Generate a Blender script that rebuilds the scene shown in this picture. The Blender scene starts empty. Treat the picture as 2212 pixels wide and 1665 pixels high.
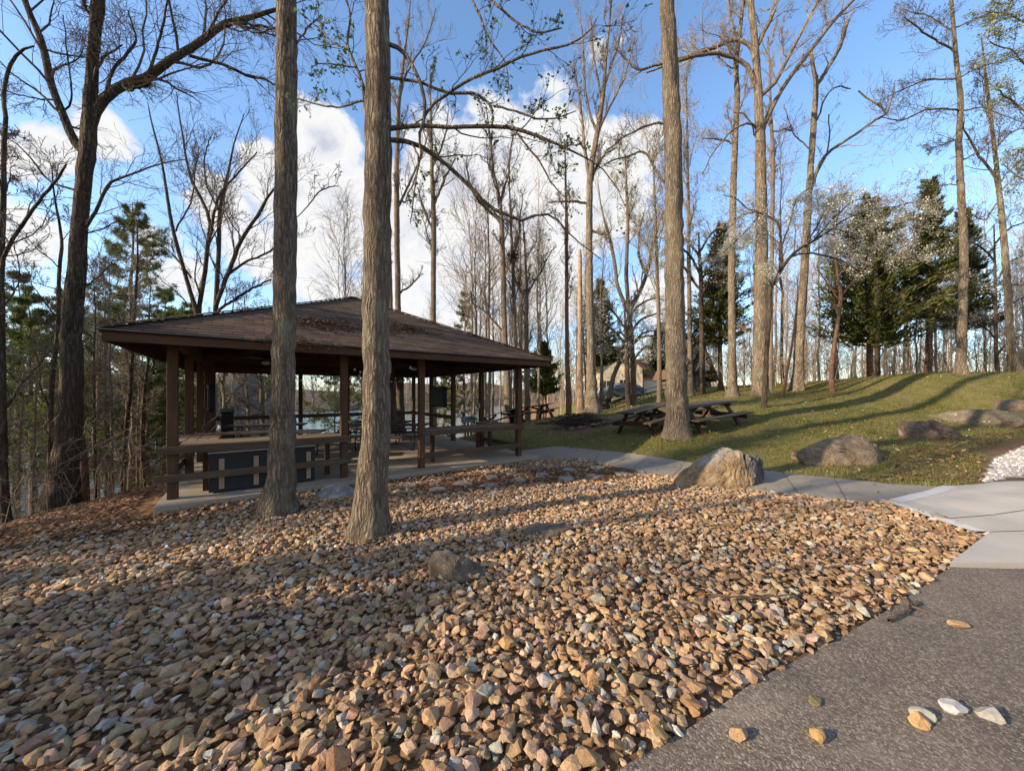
import bpy, math, random
import numpy as np
from math import sin, cos, radians as RAD, pi
rng = np.random.default_rng(7)
random.seed(7)
S = bpy.context.scene
COL = S.collection
EYE = 1.75
F = 785.0

def at(px, py, Z):
    """world point seen at a photo position, at depth Z metres"""
    return np.array([(px-1106)/F*Z, Z, EYE+(850-py)/F*Z])

# ------------------------------------------------------------------ tagging
def tag(o, label=None, cat=None, group=None, kind=None):
    if label: o['label'] = label
    if cat: o['category'] = cat
    if group: o['group'] = group
    if kind: o['kind'] = kind
    return o

def thing(name, label, cat, loc=(0, 0, 0), rz=0.0, group=None, rot=None):
    o = bpy.data.objects.new(name, None)
    COL.objects.link(o)
    o.location = loc
    o.rotation_euler = rot if rot else (0, 0, rz)
    o.empty_display_size = 0.2
    return tag(o, label, cat, group)

def copy_thing(root, loc, rz, scale=None, label=None, group=None):
    r = root.copy(); COL.objects.link(r)
    r.location = loc; r.rotation_euler = (0, 0, rz)
    if scale: r.scale = (scale[0], scale[0], scale[1])
    if label: r['label'] = label
    if group: r['group'] = group
    for ch in list(root.children):
        c = ch.copy(); COL.objects.link(c); c.parent = r
        for g in ch.children:
            d = g.copy(); COL.objects.link(d); d.parent = c
    return r

# ------------------------------------------------------------------ mesh builder
class MB:
    def __init__(s):
        s.v = []; s.f = []; s.n = 0; s.c = []; s.uv = None
    def add(s, verts, faces, col=None):
        verts = np.asarray(verts, float).reshape(-1, 3)
        s.v.append(verts)
        if not isinstance(faces, list): faces = [faces]
        for f in faces:
            f = np.asarray(f, int)
            if len(f): s.f.append(f + s.n)
        if col is None: col = (1, 1, 1)
        col = np.broadcast_to(np.asarray(col, float), (len(verts), 3))
        s.c.append(col)
        s.n += len(verts)
        return s
    def box(s, lo, hi, col=None, M=None, bev=0.0):
        x0, y0, z0 = lo; x1, y1, z1 = hi
        v = np.array([[x0,y0,z0],[x1,y0,z0],[x1,y1,z0],[x0,y1,z0],[x0,y0,z1],[x1,y0,z1],[x1,y1,z1],[x0,y1,z1]])
        if M is not None: v = v @ np.array(M)[:3, :3].T + np.array(M)[:3, 3]
        return s.add(v, np.array([[0,3,2,1],[4,5,6,7],[0,1,5,4],[1,2,6,5],[2,3,7,6],[3,0,4,7]]), col)
    def beam(s, a, b, w, h, up=(0, 0, 1), col=None):
        """a board from a to b, w wide (sideways), h high"""
        a = np.array(a, float); b = np.array(b, float)
        t = b-a; t /= np.linalg.norm(t)
        up = np.array(up, float)
        sd = np.cross(t, up)
        if np.linalg.norm(sd) < 1e-4: sd = np.cross(t, (1, 0, 0))
        sd /= np.linalg.norm(sd); up = np.cross(sd, t)
        v = []
        for p in (a, b):
            for i, j in ((-1,-1),(1,-1),(1,1),(-1,1)):
                v.append(p + sd*w/2*i + up*h/2*j)
        return s.add(v, np.array([[0,3,2,1],[4,5,6,7],[0,1,5,4],[1,2,6,5],[2,3,7,6],[3,0,4,7]]), col)
    def tubes(s, P, R, sides=6, col=None, cap=False):
        v, f = tubes(P, R, sides)
        return s.add(v, f, col)
    def quads(s, V, col=None):
        """V (K,4,3)"""
        K = len(V)
        if col is not None:
            col = np.asarray(col, float)
            if col.ndim == 2: col = np.repeat(col, 4, axis=0)
        return s.add(V.reshape(-1, 3), np.arange(K*4).reshape(K, 4), col)
    def tris(s, V, col=None):
        K = len(V)
        if col is not None:
            col = np.asarray(col, float)
            if col.ndim == 2: col = np.repeat(col, 3, axis=0)
        return s.add(V.reshape(-1, 3), np.arange(K*3).reshape(K, 3), col)
    def data(s):
        return np.concatenate(s.v), s.f, np.concatenate(s.c)
    def build(s, name, mat, parent=None, smooth=False, offset=None, color=False, bevel=0.0):
        V = np.concatenate(s.v)
        if offset is not None: V = V - np.asarray(offset)
        me = bpy.data.meshes.new(name)
        me.vertices.add(len(V)); me.vertices.foreach_set('co', V.astype(np.float32).ravel())
        tot = np.concatenate([np.full(len(f), f.shape[1]) for f in s.f])
        idx = np.concatenate([f.ravel() for f in s.f])
        me.loops.add(len(idx)); me.loops.foreach_set('vertex_index', idx.astype(np.int32))
        me.polygons.add(len(tot))
        st = np.concatenate([[0], np.cumsum(tot)[:-1]])
        me.polygons.foreach_set('loop_start', st.astype(np.int32))
        me.polygons.foreach_set('loop_total', tot.astype(np.int32))
        me.polygons.foreach_set('use_smooth', np.full(len(tot), bool(smooth)))
        if color:
            C = np.concatenate(s.c)
            ca = me.color_attributes.new('tint', 'FLOAT_COLOR', 'POINT')
            ca.data.foreach_set('color', np.c_[C, np.ones(len(C))].astype(np.float32).ravel())
        if s.uv is not None:
            uvl = me.uv_layers.new(name='UVMap')
            uvl.data.foreach_set('uv', np.asarray(s.uv)[idx].astype(np.float32).ravel())
        me.update(calc_edges=True); me.validate()
        if isinstance(mat, (list, tuple)):
            for m in mat: me.materials.append(m)
        elif mat: me.materials.append(mat)
        o = bpy.data.objects.new(name, me); COL.objects.link(o)
        if parent is not None: o.parent = parent
        if bevel:
            md = o.modifiers.new('bevel', 'BEVEL'); md.width = bevel; md.segments = 2; md.limit_method = 'ANGLE'
        return o

def nrm(v):
    return v/np.maximum(np.linalg.norm(v, axis=-1, keepdims=True), 1e-9)

def tubes(P, R, s=6):
    P = np.asarray(P, float); R = np.asarray(R, float)
    if P.ndim == 2: P = P[None]; R = R[None]
    M, N, _ = P.shape
    T = nrm(np.gradient(P, axis=1))
    d = nrm(P[:, -1]-P[:, 0])
    ref = np.where(np.abs(d[:, 2:3]) > .85, np.array([[1., .3, 0]]), np.array([[0, 0, 1.]]))[:, None, :]
    n1 = nrm(np.cross(T, np.broadcast_to(ref, T.shape)))
    n2 = np.cross(T, n1)
    a = np.arange(s)*2*pi/s
    if R.ndim == 2: R = R[:, :, None]
    V = P[:, :, None, :] + R[..., None]*(np.cos(a)[None, None, :, None]*n1[:, :, None, :] + np.sin(a)[None, None, :, None]*n2[:, :, None, :])
    i = np.arange(M)[:, None, None]*N*s; j = np.arange(N-1)[None, :, None]*s; k = np.arange(s)[None, None, :]
    k2 = (k+1) % s
    b = i+j
    Fq = np.stack([b+k, b+k2, b+s+k2, b+s+k], -1).reshape(-1, 4)
    return V.reshape(-1, 3), Fq

def catmull(pts, n):
    """resample rows (any dims) with a Catmull-Rom spline to n rows, evenly by chord length"""
    P = np.asarray(pts, float)
    if len(P) == 2: P = np.vstack([P[0], (P[0]+P[1])/2, P[1]])
    Q = np.vstack([2*P[0]-P[1], P, 2*P[-1]-P[-2]])
    L = np.r_[0, np.cumsum(np.linalg.norm(np.diff(P[:, :3], axis=0), axis=1))]
    t = np.interp(np.linspace(0, L[-1], n), L, np.arange(len(P)))
    i = np.minimum(t.astype(int), len(P)-2); f = (t-i)[:, None]
    p0, p1, p2, p3 = Q[i], Q[i+1], Q[i+2], Q[i+3]
    return .5*((2*p1)+(-p0+p2)*f+(2*p0-5*p1+4*p2-p3)*f**2+(-p0+3*p1-3*p2+p3)*f**3)

# ------------------------------------------------------------------ materials
def mat(name):
    m = bpy.data.materials.new(name); m.use_nodes = True
    nt = m.node_tree
    for n in list(nt.nodes):
        nt.nodes.remove(n)
    out = nt.nodes.new('ShaderNodeOutputMaterial')
    b = nt.nodes.new('ShaderNodeBsdfPrincipled')
    nt.links.new(b.outputs[0], out.inputs[0])
    b.inputs['Roughness'].default_value = .85
    b.inputs['Specular IOR Level'].default_value = .25
    return m, nt, b

class NT:
    """tiny node helper"""
    def __init__(s, nt): s.nt = nt
    def new(s, t, **kw):
        n = s.nt.nodes.new(t)
        for k, v in kw.items(): setattr(n, k, v)
        return n
    def set(s, sock, v):
        if hasattr(v, 'is_output') or isinstance(v, bpy.types.NodeSocket): s.nt.links.new(v, sock)
        elif isinstance(v, (tuple, list)) and len(v) == 3 and sock.type == 'RGBA': sock.default_value = (*v, 1)
        else: sock.default_value = v
    def coord(s, which='Object'): return s.new('ShaderNodeTexCoord').outputs[which]
    def mapping(s, vec, scale=(1,1,1), rot=(0,0,0), loc=(0,0,0)):
        n = s.new('ShaderNodeMapping'); s.set(n.inputs['Vector'], vec)
        n.inputs['Scale'].default_value = scale; n.inputs['Rotation'].default_value = rot; n.inputs['Location'].default_value = loc
        return n.outputs[0]
    def noise(s, vec, scale=5, detail=4, rough=.55, dist=0, out='Fac'):
        n = s.new('ShaderNodeTexNoise'); s.set(n.inputs['Vector'], vec)
        n.inputs['Scale'].default_value = scale; n.inputs['Detail'].default_value = detail
        n.inputs['Roughness'].default_value = rough; n.inputs['Distortion'].default_value = dist
        return n.outputs[out]
    def voro(s, vec, scale=5, feature='F1', out='Distance', rand=1.0):
        n = s.new('ShaderNodeTexVoronoi'); n.feature = feature; s.set(n.inputs['Vector'], vec)
        n.inputs['Scale'].default_value = scale; n.inputs['Randomness'].default_value = rand
        return n.outputs[out]
    def ramp(s, fac, stops, interp='LINEAR'):
        n = s.new('ShaderNodeValToRGB'); s.set(n.inputs[0], fac); n.color_ramp.interpolation = interp
        el = n.color_ramp.elements
        while len(el) < len(stops): el.new(.5)
        for e, (p, c) in zip(el, stops):
            e.position = p
            e.color = (c, c, c, 1) if isinstance(c, (int, float)) else (*c, 1)
        return n.outputs[0]
    def mix(s, fac, a, b, mode='MIX'):
        n = s.new('ShaderNodeMix', data_type='RGBA', blend_type=mode)
        s.set(n.inputs[0], fac); s.set(n.inputs[6], a); s.set(n.inputs[7], b)
        return n.outputs[2]
    def math(s, op, a, b=0.0, c=None, clamp=False):
        n = s.new('ShaderNodeMath', operation=op, use_clamp=clamp)
        s.set(n.inputs[0], a); s.set(n.inputs[1], b)
        if c is not None: s.set(n.inputs[2], c)
        return n.outputs[0]
    def vmath(s, op, a, b=(0,0,0), out=0):
        n = s.new('ShaderNodeVectorMath', operation=op)
        s.set(n.inputs[0], a)
        s.set(n.inputs[1], b)
        return n.outputs[out]
    def bump(s, h, strength=.5, dist=.02):
        n = s.new('ShaderNodeBump'); s.set(n.inputs['Height'], h)
        n.inputs['Strength'].default_value = strength; n.inputs['Distance'].default_value = dist
        return n.outputs[0]
    def attr(s, name): 
        n = s.new('ShaderNodeAttribute'); n.attribute_name = name
        return n.outputs['Color']
    def rand(s):
        return s.new('ShaderNodeObjectInfo').outputs['Random']

def simple(name, col, rough=.7, var=.15, scale=8, metal=0, spec=.3, bump=0.0):
    m, nt, b = mat(name); h = NT(nt)
    n = h.noise(h.coord(), scale, 5)
    c = h.ramp(n, [(.25, tuple(x*(1-var*1.6) for x in col)), (.75, tuple(min(1, x*(1+var)) for x in col))])
    h.set(b.inputs['Base Color'], c)
    b.inputs['Roughness'].default_value = rough; b.inputs['Metallic'].default_value = metal
    b.inputs['Specular IOR Level'].default_value = spec
    if bump: h.set(b.inputs['Normal'], h.bump(h.noise(h.coord(), scale*6, 6), bump, .01))
    return m

def bark(name, dark, light, lichen=None, lich_amt=.0, vs=1.0, bstr=.9):
    m, nt, b = mat(name); h = NT(nt)
    co = h.coord()
    big = h.noise(h.mapping(co, (1.1, 1.1, .6)), 1.6, 4)
    st = h.mapping(co, (22*vs, 22*vs, 3.2*vs))
    w = h.noise(st, 1.0, 6, .68, .8)
    ridge = h.voro(h.mapping(h.vmath('ADD', co, h.vmath('MULTIPLY', h.noise(co, 5, 3, .6, 0, 'Color'), (.08, .08, .3))), (25*vs, 25*vs, 3.4*vs)), 1.0, 'DISTANCE_TO_EDGE')
    hgt = h.math('ADD', h.math('MULTIPLY', w, .9), h.math('MULTIPLY', h.math('MINIMUM', ridge, .35), 1.0))
    c = h.ramp(hgt, [(.30, tuple(x*.30 for x in dark)), (.50, dark), (.85, light)])
    c = h.mix(h.ramp(big, [(.35, 0), (.7, .55)]), c, tuple(x*.75 for x in light))
    if lichen:
        lm = h.ramp(h.noise(h.mapping(co, (1, 1, .45)), 4.5, 6, .7), [(.58-lich_amt*.15, 0), (.66, .8)])
        c = h.mix(lm, c, lichen)
    h.set(b.inputs['Base Color'], c)
    h.set(b.inputs['Normal'], h.bump(hgt, bstr, .09))
    b.inputs['Roughness'].default_value = .95; b.inputs['Specular IOR Level'].default_value = .1
    return m

def wood(name, dark, light, rough=.75, axis=0, sc=1.0):
    m, nt, b = mat(name); h = NT(nt)
    co = h.coord()
    s = [26*sc, 26*sc, 26*sc]; s[axis] = 1.3*sc
    co2 = h.vmath('ADD', co, h.vmath('MULTIPLY', h.rand(), (31., 17., 23.)))
    g = h.noise(h.mapping(co2, tuple(s)), 1, 5, .6, .6)
    big = h.noise(co2, 2.3, 3)
    c = h.ramp(g, [(.3, dark), (.7, light)])
    c = h.mix(h.ramp(big, [(.3, 0), (.75, .6)]), c, tuple((a*.8+bb*.2)*.7 for a, bb in zip(dark, light)))
    h.set(b.inputs['Base Color'], c)
    h.set(b.inputs['Normal'], h.bump(g, .35, .006))
    b.inputs['Roughness'].default_value = rough
    return m

def tinted(name, rough=.85, var=.25, scale=25, bump=.4, trans=0.0, spec=.25, bd=.01):
    """takes each piece's own colour from the mesh, with mottling"""
    m, nt, b = mat(name); h = NT(nt)
    a = h.attr('tint')
    co = h.coord()
    n = h.noise(co, scale, 6, .65)
    c = h.mix(1.0, a, h.ramp(n, [(.25, 1-var*1.3), (.8, 1+var*.7)]), 'MULTIPLY')
    h.set(b.inputs['Base Color'], c)
    if bump: h.set(b.inputs['Normal'], h.bump(n, bump, bd))
    b.inputs['Roughness'].default_value = rough; b.inputs['Specular IOR Level'].default_value = spec
    if trans:
        t = h.new('ShaderNodeBsdfTranslucent'); h.set(t.inputs[0], c)
        mx = h.new('ShaderNodeMixShader'); mx.inputs[0].default_value = trans
        out = [n_ for n_ in nt.nodes if n_.type == 'OUTPUT_MATERIAL'][0]
        nt.links.new(b.outputs[0], mx.inputs[1]); nt.links.new(t.outputs[0], mx.inputs[2]); nt.links.new(mx.outputs[0], out.inputs[0])
    return m

M = {}
M['bark_grey'] = bark('bark_grey', (.105, .080, .058), (.30, .25, .19), (.25, .25, .18), .2)
M['bark_tan'] = bark('bark_tan', (.12, .09, .064), (.31, .255, .19), (.30, .29, .21), .4, .8)
M['bark_dark'] = bark('bark_dark', (.045, .034, .026), (.15, .115, .085), (.12, .13, .07), .1, .8)
M['bark_thin'] = bark('bark_thin', (.12, .092, .068), (.30, .25, .185), None, 0, 1.6, .6)
M['bark_red'] = bark('bark_red', (.12, .065, .045), (.30, .19, .13), None, 0, 1.3, .7)
M['bark_far'] = bark('bark_far', (.19, .15, .11), (.42, .35, .27), None, 0, 1.4, .6)
M['bark_snag'] = bark('bark_snag', (.24, .15, .095), (.55, .42, .30), None, 0, .8, .5)
M['twig'] = simple('twig', (.13, .095, .07), .9, .3, 3, 0, .1)
M['twig_pale'] = simple('twig_pale', (.36, .285, .205), .9, .3, 3, 0, .1)
M['twig_light'] = simple('twig_light', (.28, .22, .16), .9, .3, 3, 0, .1)
M['twig_dark'] = simple('twig_dark', (.07, .05, .038), .9, .3, 3, 0, .1)
M['leaf'] = tinted('leaf', .6, .2, 12, 0, .35)
M['needle'] = tinted('needle', .7, .25, 3, 0, .3)
M['blossom'] = tinted('blossom', .7, .1, 8, 0, .4)
M['dead_leaf'] = tinted('dead_leaf', .85, .3, 40, 0, .12)
M['grass_blade'] = tinted('grass_blade', .75, .2, 4, 0, .3)
M['gravel'] = tinted('gravel', .9, .30, 34, .8, 0, .2, .016)
M['post_wood'] = wood('post_wood', (.060, .030, .016), (.135, .070, .036), .8, 2)
M['beam_wood'] = wood('beam_wood', (.055, .026, .014), (.12, .058, .030), .8, 0)
M['ceiling_wood'] = wood('ceiling_wood', (.045, .022, .013), (.09, .046, .026), .85, 0)
M['counter_wood'] = wood('counter_wood', (.13, .095, .062), (.27, .20, .135), .8, 0)
M['old_wood'] = wood('old_wood', (.065, .043, .027), (.14, .098, .065), .85, 0)
M['table_wood'] = wood('table_wood', (.045, .037, .030), (.12, .10, .082), .7, 0)
M['table_red'] = wood('table_red', (.042, .019, .012), (.095, .042, .027), .75, 2)
M['batten'] = wood('batten', (.30, .205, .12), (.42, .30, .19), .8, 2)
M['navy'] = simple('navy', (.017, .0175, .019), .55, .25, 6, 0, .35)
M['white_trim'] = simple('white_trim', (.55, .55, .53), .6, .12, 10)
M['black_cover'] = simple('black_cover', (.012, .012, .014), .55, .3, 9, 0, .35, .2)
M['metal_dark'] = simple('metal_dark', (.05, .048, .045), .5, .25, 12, .6, .4)
M['metal_grey'] = simple('metal_grey', (.24, .25, .25), .45, .2, 12, .5, .4)
M['rubber'] = simple('rubber', (.02, .02, .02), .8, .2, 12)
M['bulb'] = simple('bulb', (.72, .72, .70), .15, .05, 5, 0, .6)
M['cream_wall'] = simple('cream_wall', (.66, .58, .44), .85, .07, 3, 0, .2, .1)
M['white_wall'] = simple('white_wall', (.72, .73, .74), .75, .06, 3, 0, .2)
M['brown_roof'] = simple('brown_roof', (.13, .075, .05), .9, .2, 6, 0, .15, .3)
M['stone_wall'] = simple('stone_wall', (.12, .10, .09), .95, .5, 6, 0, .15, .6)
M['dark_glass'] = simple('dark_glass', (.03, .035, .04), .08, .1, 4, 0, .6)
M['car_paint'] = simple('car_paint', (.10, .135, .19), .25, .06, 4, .3, .5)
M['alloy'] = simple('alloy', (.55, .56, .57), .3, .08, 9, .8, .5)
M['red_lamp'] = simple('red_lamp', (.4, .02, .015), .2, .05, 5, 0, .5)
M['head_lamp'] = simple('head_lamp', (.75, .76, .77), .12, .05, 5, 0, .6)
M['boat_white'] = simple('boat_white', (.74, .75, .76), .35, .05, 4, 0, .45)
M['teal'] = simple('teal', (.12, .27, .31), .6, .12, 4)
M['dock_wood'] = wood('dock_wood', (.20, .18, .16), (.36, .33, .30), .85, 0)

def m_concrete(name, base, warm, crack=True):
    m, nt, b = mat(name); h = NT(nt); co = h.coord()
    n1 = h.noise(co, .9, 6, .6); n2 = h.noise(co, 7, 6, .7); n3 = h.noise(co, 90, 3, .7)
    c = h.ramp(n1, [(.3, tuple(x*.72 for x in base)), (.7, base)])
    c = h.mix(h.ramp(n2, [(.5, 0), (.85, .55)]), c, warm)
    c = h.mix(.35, c, h.ramp(n3, [(.3, tuple(x*.6 for x in base)), (.7, tuple(min(1, x*1.25) for x in base))]))
    h.set(b.inputs['Base Color'], c)
    h.set(b.inputs['Normal'], h.bump(n3, .25, .004))
    b.inputs['Roughness'].default_value = .9
    return m
M['pad'] = m_concrete('pad', (.47, .44, .39), (.38, .33, .265))
M['path'] = m_concrete('path', (.27, .24, .20), (.18, .145, .11))
M['slab'] = m_concrete('slab', (.33, .28, .215), (.23, .18, .125))
M['flag'] = m_concrete('flag', (.30, .27, .245), (.20, .165, .14))

def m_asphalt():
    m, nt, b = mat('asphalt'); h = NT(nt); co = h.coord()
    v = h.new('ShaderNodeTexVoronoi'); h.set(v.inputs['Vector'], co); v.inputs['Scale'].default_value = 92
    cell = h.ramp(v.outputs['Color'], [(.1, (.085, .064, .047)), (.4, (.15, .118, .088)), (.65, (.225, .182, .138)), (.9, (.37, .31, .245))])
    edge = h.ramp(h.voro(co, 92, 'DISTANCE_TO_EDGE'), [(0, .28), (.12, 1)])
    c = h.mix(1, cell, edge, 'MULTIPLY')
    big = h.noise(co, 1.1, 5, .6)
    c = h.mix(h.ramp(big, [(.35, 0), (.75, .5)]), c, (.24, .185, .135))
    c = h.mix(h.ramp(h.noise(h.mapping(co, (.6, 2.2, 1), (0, 0, -.55)), 1.3, 4, .55), [(.56, 0), (.70, .55)]), c, (.33, .27, .21))
    c = h.mix(h.ramp(h.noise(co, 2.6, 5, .65), [(.57, 0), (.72, .55)]), c, (.06, .05, .042))
    fine = h.noise(co, 210, 2)
    h.set(b.inputs['Base Color'], h.mix(.15, c, h.ramp(fine, [(.3, .03), (.7, .22)])))
    hh = h.math('ADD', h.math('MULTIPLY', h.voro(co, 92), -1.0), h.math('MULTIPLY', fine, .3))
    h.set(b.inputs['Normal'], h.bump(hh, .55, .004))
    b.inputs['Roughness'].default_value = .92
    return m
M['asphalt'] = m_asphalt()

def m_ground():
    """zones come from the mesh: R grass, G leaf litter, B pale gravel lot"""
    m, nt, b = mat('ground'); h = NT(nt); co = h.coord()
    z = h.new('ShaderNodeAttribute'); z.attribute_name = 'tint'
    sep = h.new('ShaderNodeSeparateColor'); nt.links.new(z.outputs['Color'], sep.inputs[0])
    fine = h.noise(co, 38, 5, .7); mid = h.noise(co, 5, 5, .65); big = h.noise(co, .9, 4, .6)
    dirt = h.ramp(fine, [(.25, (.075, .045, .026)), (.55, (.17, .105, .062)), (.8, (.29, .20, .125))])
    leafc = h.new('ShaderNodeTexVoronoi'); h.set(leafc.inputs['Vector'], co); leafc.inputs['Scale'].default_value = 22
    litter = h.ramp(leafc.outputs['Color'], [(.1, (.055, .030, .016)), (.45, (.15, .080, .042)), (.75, (.26, .155, .085)), (1, (.36, .25, .15))])
    g = h.ramp(fine, [(.2, (.030, .042, .009)), (.5, (.105, .112, .026)), (.8, (.26, .225, .07))])
    dry = h.ramp(fine, [(.2, (.10, .075, .033)), (.8, (.30, .235, .12))])
    g = h.mix(h.ramp(h.math('ADD', h.math('MULTIPLY', mid, .6), h.math('MULTIPLY', big, .5)), [(.48, 0), (.68, .75)]), g, dry)
    pale = h.ramp(h.voro(co, 30, out='Color'), [(.1, (.26, .24, .22)), (.9, (.62, .60, .57))])
    nz = h.math('MULTIPLY', h.math('SUBTRACT', mid, .5), .9)
    def msk(ch): return h.ramp(h.math('ADD', sep.outputs[ch], nz), [(.38, 0), (.62, 1)])
    c = h.mix(msk(1), dirt, litter)
    c = h.mix(msk(0), c, g)
    c = h.mix(msk(2), c, pale)
    h.set(b.inputs['Base Color'], c)
    h.set(b.inputs['Normal'], h.bump(h.math('ADD', fine, h.math('MULTIPLY', mid, 1.5)), .8, .03))
    b.inputs['Roughness'].default_value = .95; b.inputs['Specular IOR Level'].default_value = .1
    return m
M['ground'] = m_ground()

def m_hill():
    m, nt, b = mat('hill'); h = NT(nt); co = h.coord()
    c = h.ramp(h.noise(co, .5, 6, .7), [(.3, (.05, .04, .028)), (.7, (.14, .105, .07))])
    h.set(b.inputs['Base Color'], c)
    h.set(b.inputs['Normal'], h.bump(h.noise(co, 1.5, 6, .7), 1, .5))
    return m
M['hill'] = m_hill()

def m_water():
    m, nt, b = mat('water'); h = NT(nt); co = h.coord()
    b.inputs['Base Color'].default_value = (.035, .045, .04, 1)
    b.inputs['Roughness'].default_value = .06; b.inputs['IOR'].default_value = 1.33; b.inputs['Specular IOR Level'].default_value = .5
    n = h.noise(h.mapping(co, (1, 2.2, 1)), 1.6, 4, .6)
    h.set(b.inputs['Normal'], h.bump(n, .55, .06))
    return m
M['water'] = m_water()

def m_shingle():
    m, nt, b = mat('shingle'); h = NT(nt)
    uv = h.coord('UV')
    br = h.new('ShaderNodeTexBrick'); h.set(br.inputs['Vector'], uv)
    br.inputs['Scale'].default_value = 1; br.inputs['Brick Width'].default_value = .30; br.inputs['Row Height'].default_value = .142
    br.inputs['Mortar Size'].default_value = .006; br.inputs['Mortar Smooth'].default_value = .1
    br.inputs['Color1'].default_value = (.072, .043, .028, 1); br.inputs['Color2'].default_value = (.150, .093, .060, 1)
    br.inputs['Mortar'].default_value = (.022, .016, .013, 1); br.inputs['Bias'].default_value = -.1
    n = h.noise(uv, 55, 4, .7); bg = h.noise(uv, .8, 5, .65)
    c = h.mix(1, br.outputs[0], h.ramp(n, [(.25, .55), (.8, 1.35)]), 'MULTIPLY')
    c = h.mix(h.ramp(bg, [(.4, 0), (.8, .5)]), c, (.095, .066, .046))
    h.set(b.inputs['Base Color'], c)
    h.set(b.inputs['Normal'], h.bump(h.math('ADD', n, h.math('MULTIPLY', br.outputs[1], -2.)), .5, .006))
    b.inputs['Roughness'].default_value = .95
    return m
M['shingle'] = m_shingle()

def m_rock(name, a, bcol, stain=None, sc=1.0, stain_axis=None):
    m, nt, b = mat(name); h = NT(nt); co = h.coord()
    n = h.noise(co, 3.2*sc, 8, .68, .4); f = h.noise(co, 30*sc, 6, .7)
    c = h.ramp(n, [(.28, tuple(x*.55 for x in a)), (.5, a), (.72, bcol)])
    c = h.mix(1, c, h.ramp(f, [(.25, .6), (.75, 1.25)]), 'MULTIPLY')
    if stain:
        s = h.noise(co, 1.7*sc, 5, .6)
        if stain_axis is not None:
            d = h.vmath('DOT_PRODUCT', co, stain_axis, 1)
            s = h.math('ADD', h.math('MULTIPLY', s, .8), d)
        c = h.mix(h.ramp(s, [(.42, 0), (.62, .9)]), c, h.mix(f, stain, tuple(x*.5 for x in stain)))
    sp = h.ramp(h.noise(co, 9*sc, 3, .5), [(.64, 0), (.7, .6)])
    c = h.mix(sp, c, (.36, .35, .31))
    h.set(b.inputs['Base Color'], c)
    h.set(b.inputs['Normal'], h.bump(h.math('ADD', h.math('MULTIPLY', n, 1.5), h.math('MULTIPLY', f, .5)), .9, .04))
    b.inputs['Roughness'].default_value = .95; b.inputs['Specular IOR Level'].default_value = .15
    return m
M['rock_big'] = m_rock('rock_big', (.17, .155, .14), (.36, .33, .29), (.34, .215, .10), 1.0, (-.75, -.35, -.1))
M['rock_lawn'] = m_rock('rock_lawn', (.15, .115, .085), (.29, .24, .18), (.12, .13, .075), 1.0)
M['rock_grey'] = m_rock('rock_grey', (.15, .13, .115), (.29, .26, .23), (.26, .18, .11), 2.0)
M['rock_pale'] = m_rock('rock_pale', (.22, .22, .23), (.42, .43, .44), None, 1.5)
M['nest'] = simple('nest', (.06, .035, .02), .95, .4, 20, 0, .1, .6)

def m_rock_two():
    m, nt, b = mat('rock_two'); h = NT(nt); co = h.coord(); a = h.attr('tint')
    n = h.noise(co, 3.5, 8, .7, .5); f = h.noise(co, 26, 6, .72)
    c = h.mix(1, a, h.ramp(n, [(.28, .30), (.5, 1), (.72, 1.6)]), 'MULTIPLY')
    c = h.mix(1, c, h.ramp(f, [(.25, .55), (.75, 1.3)]), 'MULTIPLY')
    c = h.mix(h.ramp(h.noise(co, 6, 5, .6), [(.58, 0), (.68, .65)]), c, (.30, .28, .24))
    h.set(b.inputs['Base Color'], c)
    h.set(b.inputs['Normal'], h.bump(h.math('ADD', h.math('MULTIPLY', n, 1.6), h.math('MULTIPLY', f, .5)), 1, .05))
    b.inputs['Roughness'].default_value = .95; b.inputs['Specular IOR Level'].default_value = .15
    return m
M['rock_two'] = m_rock_two()
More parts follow.
